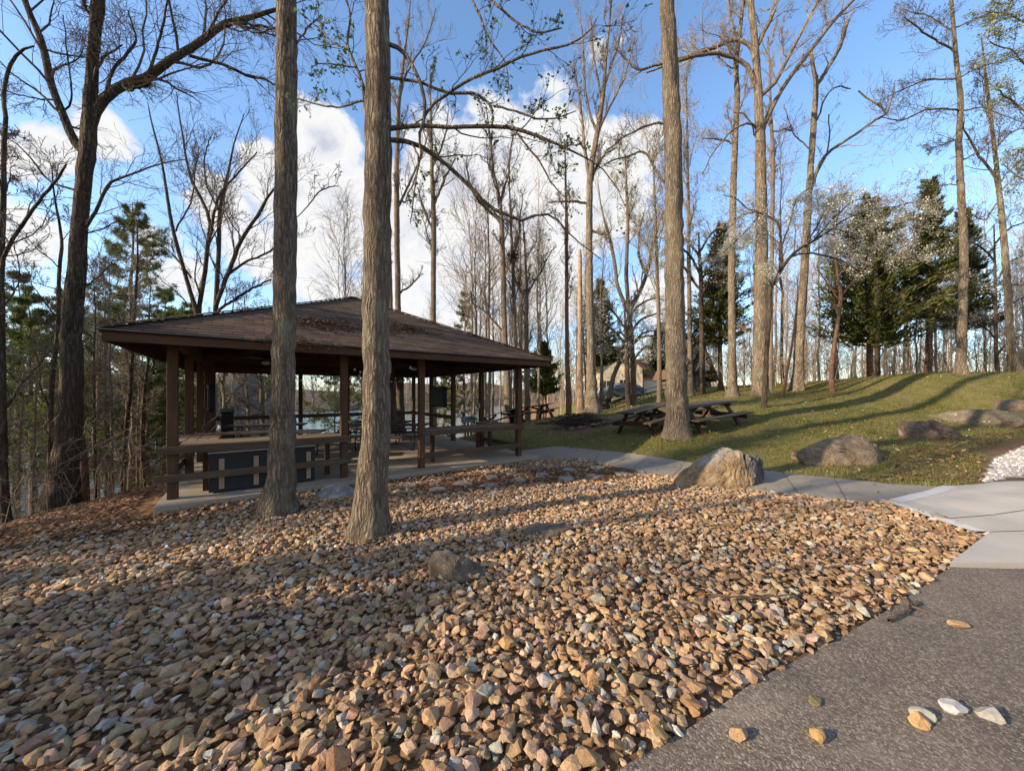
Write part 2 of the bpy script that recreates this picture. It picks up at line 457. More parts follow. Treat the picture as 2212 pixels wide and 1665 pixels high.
# ================================================================== TERRAIN
TH = .624
A0 = np.array([-5.656, 6.06]); U = np.array([cos(TH), sin(TH)]); Vv = np.array([-sin(TH), cos(TH)])
PL, PW = 7.19, 8.11                       # pavilion post grid, along its front and back from it
def uv2xy(u, v): return A0 + u*U + v*Vv
def xy2uv(x, y):
    d = np.stack([np.asarray(x)-A0[0], np.asarray(y)-A0[1]], -1)
    return d@U, d@Vv
WATER = -2.75
ctrl = [(0,0,.10),(0,-4,.1),(3,1,.10),(5.4,4.1,.12),(-3,1.5,.03),(-2,3,.02),(.7,2.8,.16),(2.5,3.8,.15),(4,5,.14),(-1.6,4.5,-.02),(-3.4,5.5,-.08),
 (-5.3,5.0,-.16),(-6.6,4.8,-.2),(-7.7,5.5,-.27),(-7.4,7.6,-.18),(-5,3,-.12),(-6.5,1.5,-.2),(-8.5,3,-.6),(-8,0,-.4),
 (-9.4,8,-.75),(-9.5,5.5,-.85),(-12,6,-1.7),(-10.6,9,-1.1),(-12,12,-1.8),(-15,8,-2.6),(-18,11,-3.5),(-14,0,-1.6),(-20,0,-2.4),(-26,-6,-1.2),(-22,8,-3.4),
 (-30,12,-3.6),(-17,18,-3.6),(-13,16,-2.7),(-9,16,-1.4),(-5,17.5,-1.0),(-1.5,17.5,-.2),(-3,20.5,-1.3),(0,19,.15),(-6,24,-3.2),(-2,26,-2.5),(1,24,-.9),(4,27,-.3),(3,33,-3),
 (-2,15,-.07),(-2.5,7,-.08),(0,9,-.08),(1.2,11.3,.02),(2.0,9.0,.02),
 (2.7,13.8,.56),(4.5,10,.52),(5,11.5,.66),(6.3,11.6,.78),(7.2,11,.86),(6,17,1.1),(7,22.6,.85),(10,27,1.3),(9.5,36,1.05),(11,16,1.68),(9,13,1.24),(17.5,15,2.52),(14.2,18,1.86),
 (15,17,2.12),(18.5,15,2.55),(21,15,2.6),(6.6,7.6,.22),(9,8.2,.42),(10.8,9.4,.55),(14,11,.85),(15.7,11.4,.98),(10.3,7.3,.3),(12,6,.22),(15,8,.5),
 (3.4,8.4,.12),(5.5,5.4,.15),(7.2,6.1,.17),(9,4,.14),(20,25,2.5),(12,25,1.9),(15,40,1.9),(30,30,2.4),(40,10,2.4),(30,0,1.2),(14,-3,.2),(60,30,2),(40,70,1.5),(15,60,.8),(8,50,.0),(2,45,-3.2),(-4,50,-4),(-40,40,-4),(-60,10,-3),(-40,-30,0),(30,-30,.5)]
ctrl = np.array(ctrl, float)
def kern(d): return np.sqrt(d*d+1.0)
_D = np.linalg.norm(ctrl[:, None, :2]-ctrl[None, :, :2], axis=-1)
_K = kern(_D)
_n = len(ctrl)
_Am = np.zeros((_n+1, _n+1)); _Am[:_n, :_n] = _K + np.eye(_n)*-.02; _Am[:_n, _n] = 1; _Am[_n, :_n] = 1
_w = np.linalg.solve(_Am, np.r_[ctrl[:, 2], 0])
def base_h(x, y):
    x = np.asarray(x, float); y = np.asarray(y, float)
    sh = x.shape; p = np.stack([x.ravel(), y.ravel()], -1)
    out = np.empty(len(p))
    for i in range(0, len(p), 20000):
        q = p[i:i+20000]
        out[i:i+20000] = kern(np.linalg.norm(q[:, None]-ctrl[None, :, :2], axis=-1))@_w[:-1]+_w[-1]
    return out.reshape(sh)
def smooth(a, b, x):
    t = np.clip((x-a)/(b-a), 0, 1); return t*t*(3-2*t)
def bumps(x, y):
    return (.5*np.sin(1.3*x+.7*y)*np.sin(.9*y-.5*x+1)+.3*np.sin(2.9*x-1.1*y+2)*np.sin(2.3*y+.8*x)+.2*np.sin(5.1*x+3.7*y))*.035
def ground_z(x, y):
    x = np.asarray(x, float); y = np.asarray(y, float)
    z = base_h(x, y)
    u, v = xy2uv(x, y)
    # flat cut under the pavilion floor, blended out
    d = np.maximum(np.maximum(-.55-u, u-PL-.55), np.maximum(-.5-v, v-PW-.55))
    near = 1-smooth(0.0, .8, d)
    z = z*(1-near)+np.minimum(z, -.11)*near
    lot = smooth(.2, 1.2, (y - (0.9+.52*(x-.5)))*1.0) # rougher off the asphalt
    return z + bumps(x, y)*lot*(1-near)
def gz(x, y): return float(ground_z(np.array([x]), np.array([y]))[0])
def G(px, py, zmax=60.):
    """where the sight line through a photo position meets the ground"""
    zs = np.linspace(1.2, zmax, 1500)
    P = np.stack([(px-1106)/F*zs, zs], -1)
    gr = ground_z(P[:, 0], P[:, 1]); ln = EYE+(850-py)/F*zs
    i = np.argmax(gr >= ln)
    if not (gr >= ln).any(): i = len(zs)-1
    return np.array([P[i, 0], P[i, 1], gr[i]])
def at_ground(px, Z):
    x = (px-1106)/F*Z
    return np.array([x, Z, gz(x, Z)])

def pip(x, y, poly):
    x = np.asarray(x); y = np.asarray(y); c = np.zeros(x.shape, bool); n = len(poly)
    for i in range(n):
        x1, y1 = poly[i]; x2, y2 = poly[(i+1) % n]
        if y1 == y2: continue
        c ^= ((y1 > y) != (y2 > y)) & (x < (x2-x1)*(y-y1)/(y2-y1)+x1)
    return c
def dist_poly(x, y, poly, closed=True):
    p = np.stack([np.asarray(x).ravel(), np.asarray(y).ravel()], -1); d = np.full(len(p), 1e9); n = len(poly)
    for i in range(n if closed else n-1):
        a = np.array(poly[i]); b = np.array(poly[(i+1) % n]); ab = b-a
        t = np.clip(((p-a)@ab)/(ab@ab), 0, 1)
        d = np.minimum(d, np.linalg.norm(p-a-t[:, None]*ab, axis=1))
    return d.reshape(np.asarray(x).shape)

g2 = lambda px, py: tuple(G(px, py)[:2])
# outlines on the ground
E_pad = [g2(1920,1088), g2(2042,1056), g2(2212,1046), (13.5,7.9), (13.5,3.4), g2(2212,1228), g2(2052,1228), g2(2137,1161)]
asph_edge = [(-.9,.62), g2(1345,1662), g2(1500,1570), g2(1640,1480), g2(1800,1395), g2(1950,1305), g2(2052,1228)]
_far = np.array(E_pad[4])
E_asph = [(-14,-7)] + [(-3,-.55)] + asph_edge + [(13.5,3.4), (13.5,-7)]
D_xy = uv2xy(PL, 0)
slabF = [tuple(uv2xy(-.16,-.44)), tuple(uv2xy(PL+.42,-.44)), tuple(uv2xy(PL+.42,PW+.45)), tuple(uv2xy(-.16,PW+.45))]
path_top = [tuple(uv2xy(PL+.42, 1.25)), g2(1200,966), g2(1300,976), g2(1400,988), g2(1480,1000), g2(1580,1014), g2(1690,1024), g2(1800,1036), g2(1920,1050), g2(2042,1056)]
path_bot = [g2(1920,1088), g2(1860,1090), g2(1760,1078), g2(1660,1066), g2(1560,1052), g2(1480,1040), g2(1400,1024), g2(1310,1006), g2(1240,992), tuple(uv2xy(PL+.42,-.42))]
E_path = path_top+path_bot
E_grav = asph_edge + [g2(2137,1161), g2(1920,1088)] + path_bot[1:] + [slabF[0], (-6.2,5.25), (-6.9,4.3), (-7.0,2.6), (-6.5,.9), (-3,-.5)]
E_step = [g2(845,1060), g2(1010,1030), g2(1200,1012), g2(1320,1008), g2(1425,1026), g2(1300,1044), g2(1120,1052), g2(940,1072)]

# ---- ground sheet, fine close by and coarse far off
def axis(lo, a, b, hi, fine):
    mid = np.arange(a, b, fine)
    g1 = a-np.cumsum(np.geomspace(fine*1.3, 9, 26)); g1 = g1[g1 > lo]
    g2_ = b+np.cumsum(np.geomspace(fine*1.3, 9, 26)); g2_ = g2_[g2_ < hi]
    return np.r_[lo, g1[::-1], mid, g2_, hi]
xs = axis(-90, -12, 21, 110, .13); ys = axis(-45, -1, 21, 120, .13)
XX, YY = np.meshgrid(xs, ys)
ZZ = ground_z(XX, YY)
far = smooth(24, 40, YY)*smooth(6, -2, XX)+smooth(-22, -34, XX)*smooth(6, 18, YY)
ZZ = ZZ - 3*np.clip(far, 0, 1)
nx, ny = len(xs), len(ys)
idx = np.arange(nx*ny).reshape(ny, nx)
faces = np.stack([idx[:-1,:-1], idx[:-1,1:], idx[1:,1:], idx[1:,:-1]], -1).reshape(-1, 4)
# zones
grass = np.zeros(XX.shape); leafz = np.zeros(XX.shape); pale = np.zeros(XX.shape)
lawn_poly = path_top + [g2(2105,1046), g2(2130,985), (11,8.6), (15.5,10.4), (24,12.5), (40,18), (60,40), (30,70), (6,60), (5,40), (3,29), (1.5,22), (-1.5,18.8), (-1.9,16.5), tuple(uv2xy(PL+.42,PW))]
inl = pip(XX, YY, lawn_poly); dl = dist_poly(XX, YY, lawn_poly)
grass = np.where(inl, np.clip(.55+dl*.35, 0, .95), np.clip(.45-dl*.6, 0, 1))
grass *= 1-.25*smooth(18, 30, YY)
fire = np.hypot(XX-2.7, YY-13.9)
grass = np.where(fire < 1.9, np.minimum(grass, fire/1.9*.6), grass)
leafz = np.clip(smooth(-5.0, -6.6, XX)*1.0 + smooth(15.0, 17.0, YY)*smooth(0, -2, XX), 0, 1)
leafz = np.maximum(leafz, smooth(26, 34, YY)*.8)
u_, v_ = xy2uv(XX, YY)
strip = (u_ > -1.2) & (u_ < PL+.3) & (v_ < -.3) & (v_ > -1.05)
leafz = np.where(strip, np.maximum(leafz, .75), leafz)
leafz = np.where(pip(XX, YY, E_step), np.maximum(leafz, .7), leafz)
pale_poly = [g2(2125,1040), g2(2150,990), g2(2212,965), (14,8.8), (20,8), (20,5), (13.5,7.9)]
pale = np.where(pip(XX, YY, pale_poly), .85, np.clip(.35-dist_poly(XX, YY, pale_poly)*.8, 0, 1))
mb = MB(); mb.add(np.stack([XX, YY, ZZ], -1).reshape(-1, 3), faces, np.stack([grass, leafz, pale], -1).reshape(-1, 3))
tag(mb.build('ground', M['ground'], smooth=True, color=True), kind='structure')

def sheet(name, poly, material, lift, step=.25, skirt=0.0, zfun=None):
    """a paved sheet following the ground inside an outline, with an edge face all round"""
    import mathutils
    from mathutils.geometry import delaunay_2d_cdt
    P = np.array(poly)
    # densify the outline
    out = []
    for i in range(len(P)):
        a, b = P[i], P[(i+1) % len(P)]; n = max(1, int(np.linalg.norm(b-a)/step))
        for k in range(n): out.append(a+(b-a)*k/n)
    out = np.array(out); no = len(out)
    gx, gy = np.meshgrid(np.arange(P[:,0].min(), P[:,0].max(), step), np.arange(P[:,1].min(), P[:,1].max(), step))
    m = pip(gx, gy, poly) & (dist_poly(gx, gy, poly) > step*.4)
    pts = np.vstack([out, np.stack([gx[m], gy[m]], -1)])
    r = delaunay_2d_cdt([mathutils.Vector(p) for p in pts], [(i, (i+1) % no) for i in range(no)], [], 1, 1e-5)
    v2 = np.array([(v.x, v.y) for v in r[0]]); tri = np.array(r[2])
    zf = zfun or ground_z
    z = zf(v2[:,0], v2[:,1])+lift
    mbx = MB(); mbx.add(np.c_[v2, z], tri)
    if skirt:
        zo = zf(out[:,0], out[:,1])+lift
        top = np.c_[out, zo]; bot = np.c_[out, zo-skirt]
        i = np.arange(no); j = (i+1) % no
        mbx.add(np.vstack([top, bot]), np.stack([i, i+no, j+no, j], -1))
    o = mbx.build(name, material)
    return tag(o, kind='structure')
sheet('parking_lot', E_asph, M['asphalt'], .012, .3, .1)
sheet('pavement', E_pad, M['pad'], .055, .3, .2)
sheet('path', E_path, M['path'], .035, .3, .15)
jb = MB()
for f_ in np.linspace(.08, .96, 8):
    k = f_*(len(path_bot)-2); i = int(k); b_ = np.array(path_bot[::-1][i])*(1-(k-i))+np.array(path_bot[::-1][i+1])*(k-i)
    T_ = np.array(path_top); dd = np.linalg.norm(T_-b_, axis=1); t_ = T_[dd.argmin()]
    d_ = (t_-b_)/np.linalg.norm(t_-b_); nn = np.array([-d_[1], d_[0]])*.006
    for m_ in range(6):
        a0 = b_+(t_-b_)*m_/6; a1 = b_+(t_-b_)*(m_+1)/6
        jb.quads(np.array([[(q[0], q[1], gz(*q)+.040) for q in (a0-nn, a1-nn, a1+nn, a0+nn)]]))
for (a0, a1) in ((np.array(E_pad[7]), np.array([13.4, 4.6])), (np.array(E_pad[0])*.35+np.array(E_pad[7])*.65, np.array([13.4, 6.2]))):
    nn = np.array([-(a1-a0)[1], (a1-a0)[0]]); nn = nn/np.linalg.norm(nn)*.006
    for m_ in range(20):
        p_, q_ = a0+(a1-a0)*m_/20, a0+(a1-a0)*(m_+1)/20
        jb.quads(np.array([[(q[0], q[1], gz(*q)+.0605) for q in (p_-nn, q_-nn, q_+nn, p_+nn)]]))
M['joint'] = simple('joint', (.15, .13, .105), .95, .4, 20)
tag(jb.build('path_joints', M['joint']), kind='structure')
# joint strip edging the pad
ed = MB()
def edge_line(p, q, w=.16, n=8, lift=.059):
    a = np.array(p); b = np.array(q); d = (b-a)/np.linalg.norm(b-a); nn = np.array([-d[1], d[0]])
    t = np.linspace(0.01, .99, n)[:, None]
    L = a+(b-a)*t
    for s0 in range(n-1):
        q4 = []
        for pt_ in (L[s0]+nn*.01, L[s0+1]+nn*.01, L[s0+1]+nn*(w), L[s0]+nn*(w)):
            q4.append((pt_[0], pt_[1], gz(*pt_)+lift))
        ed.quads(np.array([q4]))
edge_line(E_pad[7], E_pad[0]); 
M['pad_edge'] = m_concrete('pad_edge', (.55, .545, .53), (.44, .42, .38))
edge_line(E_pad[0], E_pad[1], -.14)
tag(ed.build('kerb_strip', M['pad_edge']), kind='structure')

# ---- water
mb = MB(); mb.add(np.array([[-260,9,WATER],[90,9,WATER],[160,420,WATER],[-420,420,WATER]]), np.array([[0,1,2,3]]))
tag(mb.build('lake_water', M['water']), kind='structure')

# ---- hills across the water
def hill(pts, depth, hgt, seed):
    """pts: shoreline (x,y); rises away from the camera"""
    r = np.random.default_rng(seed)
    P = catmull([(x, y, 0) for x, y in pts], 60)
    rows = []
    for k, t in enumerate(np.linspace(0, 1, 14)):
        d = nrm(P[:, :2])*depth*t
        q = P.copy(); q[:, :2] += d
        q[:, 2] = WATER-.6+(hgt*np.sin(t*pi*.5)**.8)*(.8+.35*np.sin(np.arange(60)*.21+seed)+.15*np.sin(np.arange(60)*.7+seed*2)) + r.normal(0, .12, 60)*(t > 0)
        rows.append(q)
    R_ = np.array(rows); idx = np.arange(14*60).reshape(14, 60)
    return R_.reshape(-1, 3), np.stack([idx[:-1,:-1], idx[:-1,1:], idx[1:,1:], idx[1:,:-1]], -1).reshape(-1, 4), R_
hb = MB()
HV1, HF1, HR1 = hill([(-150,40),(-70,33),(-46,30),(-36,33),(-33,42),(-36,56),(-46,70)], 34, 8.5, 3)     # the cove's wooded far bank
HV2, HF2, HR2 = hill([(-70,62),(-58,80),(-44,92),(-20,118),(10,140),(50,150),(100,165),(170,180)], 60, 5.0, 5)
HV3, HF3, HR3 = hill([(-330,280),(-180,330),(-60,350),(60,370),(220,380)], 120, 16, 8)
hb.add(HV1, HF1); hb.add(HV2, HF2); hb.add(HV3, HF3)
tag(hb.build('hills', M['hill'], smooth=True), kind='structure')

# ================================================================== GRAVEL
def hull_stone(r, npt, flat):
    import bmesh
    bm = bmesh.new()
    p = nrm(r.normal(size=(npt, 3)))*r.uniform(.72, 1.0, (npt, 1))
    p *= np.array([1, r.uniform(.6, .9), flat])
    for q in p: bm.verts.new(q)
    res = bmesh.ops.convex_hull(bm, input=bm.verts)
    bmesh.ops.delete(bm, geom=[g for g in res['geom_interior'] if isinstance(g, bmesh.types.BMVert)], context='VERTS')
    bmesh.ops.triangulate(bm, faces=bm.faces)
    bm.verts.index_update()
    v = np.array([x.co for x in bm.verts]); f = np.array([[y.index for y in x.verts] for x in bm.faces])
    bm.free()
    return v, f
STONES = [hull_stone(rng, int(rng.integers(13, 21)), rng.uniform(.36, .70)) for _ in range(36)]
PAL = np.array([[.44,.27,.125],[.38,.22,.095],[.49,.32,.16],[.42,.255,.135],[.33,.185,.08],[.52,.37,.215],[.36,.245,.15],
                [.42,.245,.16],[.40,.375,.32],[.50,.465,.395],[.30,.29,.255],[.47,.27,.095],[.27,.165,.09],[.44,.30,.215]])
PAL = PAL.mean(1, keepdims=True)*np.array([[1.06, .99, .90]])*.18+PAL*.82
PW_ = np.array([14,13,12,11,7,9,9,7,5,4,2,4,6,6], float); PW_ /= PW_.sum()
def rots(n, tilt):
    a = rng.uniform(0, 2*pi, n); ax = nrm(rng.normal(size=(n, 3))); b_ = rng.normal(0, tilt, n)
    def rot(axis, ang):
        c = np.cos(ang)[:, None, None]; s = np.sin(ang)[:, None, None]; K = np.zeros((len(ang), 3, 3))
        K[:,0,1] = -axis[:,2]; K[:,0,2] = axis[:,1]; K[:,1,0] = axis[:,2]; K[:,1,2] = -axis[:,0]; K[:,2,0] = -axis[:,1]; K[:,2,1] = axis[:,0]
        return np.eye(3)+s*K+(1-c)*(K@K)
    zax = np.broadcast_to(np.array([0,0,1.]), (n, 3))
    return rot(ax, b_)@rot(zax, a)
def scatter_stones(mb, X, Y, Zb, size, tilt=.45, pal=PAL, pw=PW_):
    n = len(X); which = rng.integers(0, len(STONES), n); Rm = rots(n, tilt)
    col = pal[rng.choice(len(pal), n, p=pw)]*rng.uniform(.72, 1.22, (n, 1))*rng.uniform(.94, 1.06, (n, 3))
    for k in range(len(STONES)):
        s = np.where(which == k)[0]
        if not len(s): continue
        v, f = STONES[k]
        W = np.einsum('nij,vj->nvi', Rm[s], v)*size[s][:, None, None]
        W += np.stack([X[s], Y[s], Zb[s]], -1)[:, None]
        ff = (f[None]+(np.arange(len(s))*len(v))[:, None, None]).reshape(-1, 3)
        mb.add(W.reshape(-1, 3), ff, np.repeat(col[s], len(v), axis=0))
TRUNKS = [(-3.55,5.57,.42), (-1.79,4.55,.36)]
ROCKS_XY = []
def jitter_grid(poly, sp):
    P = np.array(poly)
    gx, gy = np.meshgrid(np.arange(P[:,0].min(), P[:,0].max(), sp), np.arange(P[:,1].min(), P[:,1].max(), sp))
    gx = gx.ravel()+rng.uniform(-.5, .5, gx.size)*sp; gy = gy.ravel()+rng.uniform(-.5, .5, gy.size)*sp
    m = pip(gx, gy, poly)
    return gx[m], gy[m]
gm = MB()
for layer, (sp, lo, hi, lift) in enumerate([(.050, .023, .047, .004), (.062, .026, .056, .028)]):
    x, y = jitter_grid(E_grav, sp)
    keep = (y > .75) & (x > -7.0)
    # only what the camera could plausibly see, thinning with distance behind the pavilion front
    u_, v_ = xy2uv(x, y)
    d_st = pip(x, y, E_step)
    edge = dist_poly(x, y, E_grav)
    leafy = (v_ > -1.0-.25*np.sin(x*2.1)) & (v_ < -.3) & (u_ > -1.5) & (u_ < 6.0)
    pr = rng.uniform(0, 1, len(x))
    keep &= ~(d_st & (pr > .05)) & ~(leafy & (pr > .18))
    keep &= pr < np.clip(.75+edge*5, 0, 1)
    keep &= ~((x < -5.6) & (pr > np.clip(1+(x+5.6)*1.1, .05, 1)))
    for tx, ty, tr in TRUNKS: keep &= np.hypot(x-tx, y-ty) > tr*.8
    if layer == 1: keep &= (pr < .85) & (edge > .02)
    x, y = x[keep], y[keep]
    size = rng.uniform(lo, hi, len(x))*rng.choice([1, 1, 1.1, 1.4, .55, .75, .9], len(x))
    z = ground_z(x, y)+lift+rng.uniform(-.012, .016, len(x))+size*.15
    scatter_stones(gm, x, y, z, size, .42 if layer == 0 else .5)
GR = gm.build('gravel', M['gravel'], color=True); tag(GR, 'angular tan and grey stones covering the bed before the pavilion', 'gravel', kind='stuff')
# pale stones of the lot at the right edge
pm = MB(); x, y = jitter_grid(pale_poly, .09); s_ = rng.uniform(.02, .05, len(x))
scatter_stones(pm, x, y, ground_z(x, y)+.01, s_, .5, np.array([[.55,.54,.52],[.42,.40,.38],[.62,.61,.6]]), np.array([.4,.3,.3]))
tag(pm.build('pale_gravel', M['gravel'], color=True), 'pale grey crushed stone of the lot by the lawn edge', 'gravel', kind='stuff')

# ---- dead leaves
def leaf_quads(X, Y, Z, size, tilt=.5):
    n = len(X); Rm = rots(n, tilt)
    base = np.array([[-1,0,0.12],[0,-.5,0],[1,0,.15],[0,.5,0]])
    W = np.einsum('nij,vj->nvi', Rm, base)*size[:, None, None]
    return W+np.stack([X, Y, Z], -1)[:, None]
LP = np.array([[.17,.085,.042],[.24,.125,.062],[.11,.055,.03],[.31,.19,.105],[.20,.095,.04],[.36,.25,.16]])
lm = MB()
def strew(poly, sp, prob, lift=.02, smin=.025, smax=.06, pal=LP, tilt=.45):
    x, y = jitter_grid(poly, sp); k = rng.uniform(0, 1, len(x)) < (prob(x, y) if callable(prob) else prob)
    x, y = x[k], y[k]; n = len(x); s = rng.uniform(smin, smax, n)
    q = leaf_quads(x, y, ground_z(x, y)+lift+rng.uniform(0, .02, n), s, tilt)
    lm.quads(q, pal[rng.integers(0, len(pal), n)]*rng.uniform(.6, 1.25, (n, 1)))
bank = [(-5.2,5.15),(-6.0,4.6),(-6.5,3),(-6.2,1),(-9,0),(-12.5,4),(-13,9),(-11.2,12.5),tuple(uv2xy(-.5,5)),tuple(uv2xy(-.5,0))]
strew(bank, .048, lambda x, y: np.clip(.25+(-5.2-x)*1.0, .12, .95))
strip_p = [tuple(uv2xy(-1.3,-.45)), tuple(uv2xy(-1.0,-1.2)), tuple(uv2xy(3,-1.25)), tuple(uv2xy(6.2,-1.1)), tuple(uv2xy(7.2,-.45))]
strew(strip_p, .042, .7)
strew(E_step, .055, .62, .015)
strew(E_grav, .12, .4, .055, .015, .045)
strew(E_path, .16, .22, .045, .015, .04)
strew([(2.3,2.6),(3.8,3.5),g2(2120,1165),(4.2,4.6),(2.6,3.9)], .07, .5, .06, .015, .045)
strew([tuple(uv2xy(3,0-.4)), tuple(uv2xy(7,-.4)), (2,8.3), (0,7.3)], .1, .3, .05)
strew(lawn_poly, .16, lambda x, y: np.where(y < 21, .5, 0)*(x < 24), .03, .025, .06, np.array([[.30,.20,.12],[.40,.31,.21],[.20,.12,.07]]))
strew([g2(1900,1040), g2(2130,1040), g2(2130,985), (11,8.6), (15,10.3), (12,9.7), g2(1930,985)], .07, .6, .02)
strew([(-9,15),(-2,15.3),(2,18.5),(0,23),(-8,20)], .13, .7)
tag(lm.build('leaf_litter', M['dead_leaf'], color=True), 'brown dead leaves strewn over bank, gravel and lawn', 'leaf litter', kind='stuff')

# ---- grass blades
bm_ = MB()
def blades(sp, ymax, h0, h1, w, prob):
    x, y = jitter_grid(lawn_poly, sp)
    k = (y < ymax) & (y > 4) & (np.abs(x) < y*1.5+1.5) & (x < 26) & (rng.uniform(0, 1, len(x)) < prob)
    x, y = x[k], y[k]
    patch = .5+.5*np.sin(x*1.7+np.sin(y*1.3)*1.5)*np.sin(y*1.9+x*.4)
    k = (rng.uniform(0, 1, len(x)) < .45+.6*patch) & (np.hypot(x-2.7, y-13.9) > 1.3)
    x, y, patch = x[k], y[k], patch[k]; n = len(x)
    a = rng.uniform(0, 2*pi, n); hh = rng.uniform(h0, h1, n)*(0.7+.5*patch)
    z = ground_z(x, y)-.005
    dx, dy = np.cos(a)*w, np.sin(a)*w
    tx, ty = x+rng.normal(0, .45, n)*hh, y+rng.normal(0, .45, n)*hh
    T = np.stack([np.stack([x-dx, y-dy, z], -1), np.stack([x+dx, y+dy, z], -1), np.stack([tx, ty, z+hh], -1)], 1)
    c0 = np.array([.078,.105,.020]); c1 = np.array([.31,.255,.09])
    big = .5+.5*np.sin(x*.55+1.2*np.sin(y*.4))*np.sin(y*.7-x*.2+1)
    t = np.clip(rng.normal(.22, .25, n)+(1-patch)*.3+.35*big, 0, 1)[:, None]
    bm_.tris(T, (c0*(1-t)+c1*t)*rng.uniform(.75, 1.25, (n, 1)))
blades(.042, 13, .035, .075, .0045, .8)
blades(.07, 24, .045, .085, .008, .8)
tag(bm_.build('lawn_grass', M['grass_blade'], color=True), 'short spring grass mixed with straw on the sloping lawn', 'grass', kind='stuff')
# ================================================================== PAVILION
import mathutils
ZE, TP, OV = 2.69, .4653, .66
pav = thing('pavilion', 'open-sided wooden picnic pavilion with brown shingled hip roof', 'pavilion', (A0[0], A0[1], 0), TH)
def L2W(u, v, z): p = uv2xy(u, v); return np.array([p[0], p[1], z])
def part(mb, name, m, parent=pav, **k): return mb.build(name, m, parent, **k)
mb = MB(); mb.box((-.16,-.44,-1.7), (PL+.42,PW+.45,0)); part(mb, 'floor_slab', M['slab'], bevel=.012)
# roof in courses
ridge = [(PL/2, PW/2-.46), (PL/2, PW/2+.46)]
o2 = OV+.03
cor = [(-o2,-o2), (PL+o2,-o2), (PL+o2,PW+o2), (-o2,PW+o2)]
ztop = ZE+TP*4.255
def slope(mb, uvs, a, b, c, d, n=33):
    a, b, c, d = [np.array(x, float) for x in (a, b, c, d)]
    ed = (b-a)/np.linalg.norm(b-a); sl = np.linalg.norm(((c+d)/2-(a+b)/2))
    for k in range(n):
        t0, t1 = k/n, (k+1)/n
        l0, r0, l1, r1 = a+(d-a)*t0, b+(c-b)*t0, a+(d-a)*t1, b+(c-b)*t1
        up = np.array([0,0,.007]); lo = np.array([0,0,.001])
        m = max(2, int(np.linalg.norm(r0-l0)/.32))
        w0 = rng.normal(0, .0022, m+1)
        f = np.linspace(0, 1, m+1)[:, None]
        A_ = l0+(r0-l0)*f+up+np.c_[w0*0, w0*0, w0]; B_ = l1+(r1-l1)*f+lo
        C_ = l0+(r0-l0)*f
        for Pq, Qq, v0, v1 in ((A_, B_, t0*sl, t1*sl), (C_, A_, t0*sl, t0*sl)):
            vv = np.vstack([Pq, Qq]); i = np.arange(m)
            mb.add(vv, np.stack([i, i+1, i+m+2, i+m+1], -1))
            uvs.append(np.c_[(vv-a)@ed, np.r_[np.full(m+1, v0), np.full(m+1, v1)]])
rf = MB(); uvs = []
c3 = [(x, y, ZE-TP*.03) for x, y in cor]; r3 = [(x, y, ztop) for x, y in ridge]
slope(rf, uvs, c3[0], c3[1], r3[0], r3[0]); slope(rf, uvs, c3[1], c3[2], r3[1], r3[0])
slope(rf, uvs, c3[2], c3[3], r3[1], r3[1]); slope(rf, uvs, c3[3], c3[0], r3[0], r3[1])
rf.uv = np.vstack(uvs)
roof = part(rf, 'roof', M['shingle'])
cap = MB()
for a, b in ((c3[0], r3[0]), (c3[1], r3[0]), (c3[2], r3[1]), (c3[3], r3[1]), (r3[0], r3[1])):
    a = np.array(a); b = np.array(b); n = max(3, int(np.linalg.norm(b-a)/.2))
    for k in range(n):
        p = a+(b-a)*k/n; q = a+(b-a)*(k+1.15)/n
        if k == n-1: q = b
        cap.beam(p+np.array([0,0,.03]), q+np.array([0,0,.02]), .2, .016)
part(cap, 'ridge_cap', M['shingle_cap'] if 'shingle_cap' in M else simple('ridge_shingle', (.085,.058,.044), .95, .3, 14, 0, .1, .3), roof)
dk = MB()
d0 = -.045
for q in ((c3[0],c3[1],r3[0]), (c3[1],c3[2],r3[1],r3[0]), (c3[2],c3[3],r3[1]), (c3[3],c3[0],r3[0],r3[1])):
    v = np.array(q)+np.array([0,0,d0]); dk.add(v, np.array([list(range(len(q)))[::-1]]))
part(dk, 'ceiling', M['ceiling_wood'])
fs = MB()
zf0, zf1 = ZE-.19, ZE-.025
w = .035
fs.box((-OV,-OV,zf0), (PL+OV,-OV+w,zf1)); part(fs, 'fascia', M['beam_wood'])
fs = MB(); fs.box((-OV,PW+OV-w,zf0), (PL+OV,PW+OV,zf1)); part(fs, 'fascia', M['beam_wood'])
fs = MB(); fs.box((-OV,-OV+w+.002,zf0), (-OV+w,PW+OV-w-.002,zf1)); part(fs, 'fascia', M['beam_wood'])
fs = MB(); fs.box((PL+OV-w,-OV+w+.002,zf0), (PL+OV,PW+OV-w-.002,zf1)); part(fs, 'fascia', M['beam_wood'])
# pale drip edge
de = MB()
for a, b in ((0,1),(1,2),(2,3),(3,0)):
    p = np.array(c3[a]); q = np.array(c3[b]); de.beam(p+(0,0,-.012), q+(0,0,-.012), .03, .014)
part(de, 'drip_edge', simple('drip_metal', (.20,.185,.17), .6, .3, 15, .2), roof)
# beams
bz0, bz1 = 2.56, 2.81
for lo, hi in (((-.10,-.07,bz0),(PL+.10,.07,bz1)), ((-.10,PW-.07,bz0),(PL+.10,PW+.07,bz1)), ((-.068,.072,bz0+.003),(.068,PW-.072,bz1-.003)), ((PL-.068,.072,bz0+.003),(PL+.068,PW-.072,bz1-.003)), ((.07,PW/2-.05,bz0+.03),(PL-.07,PW/2+.05,bz1-.01))):
    b = MB(); b.box(lo, hi); part(b, 'beam', M['beam_wood'], bevel=.006)
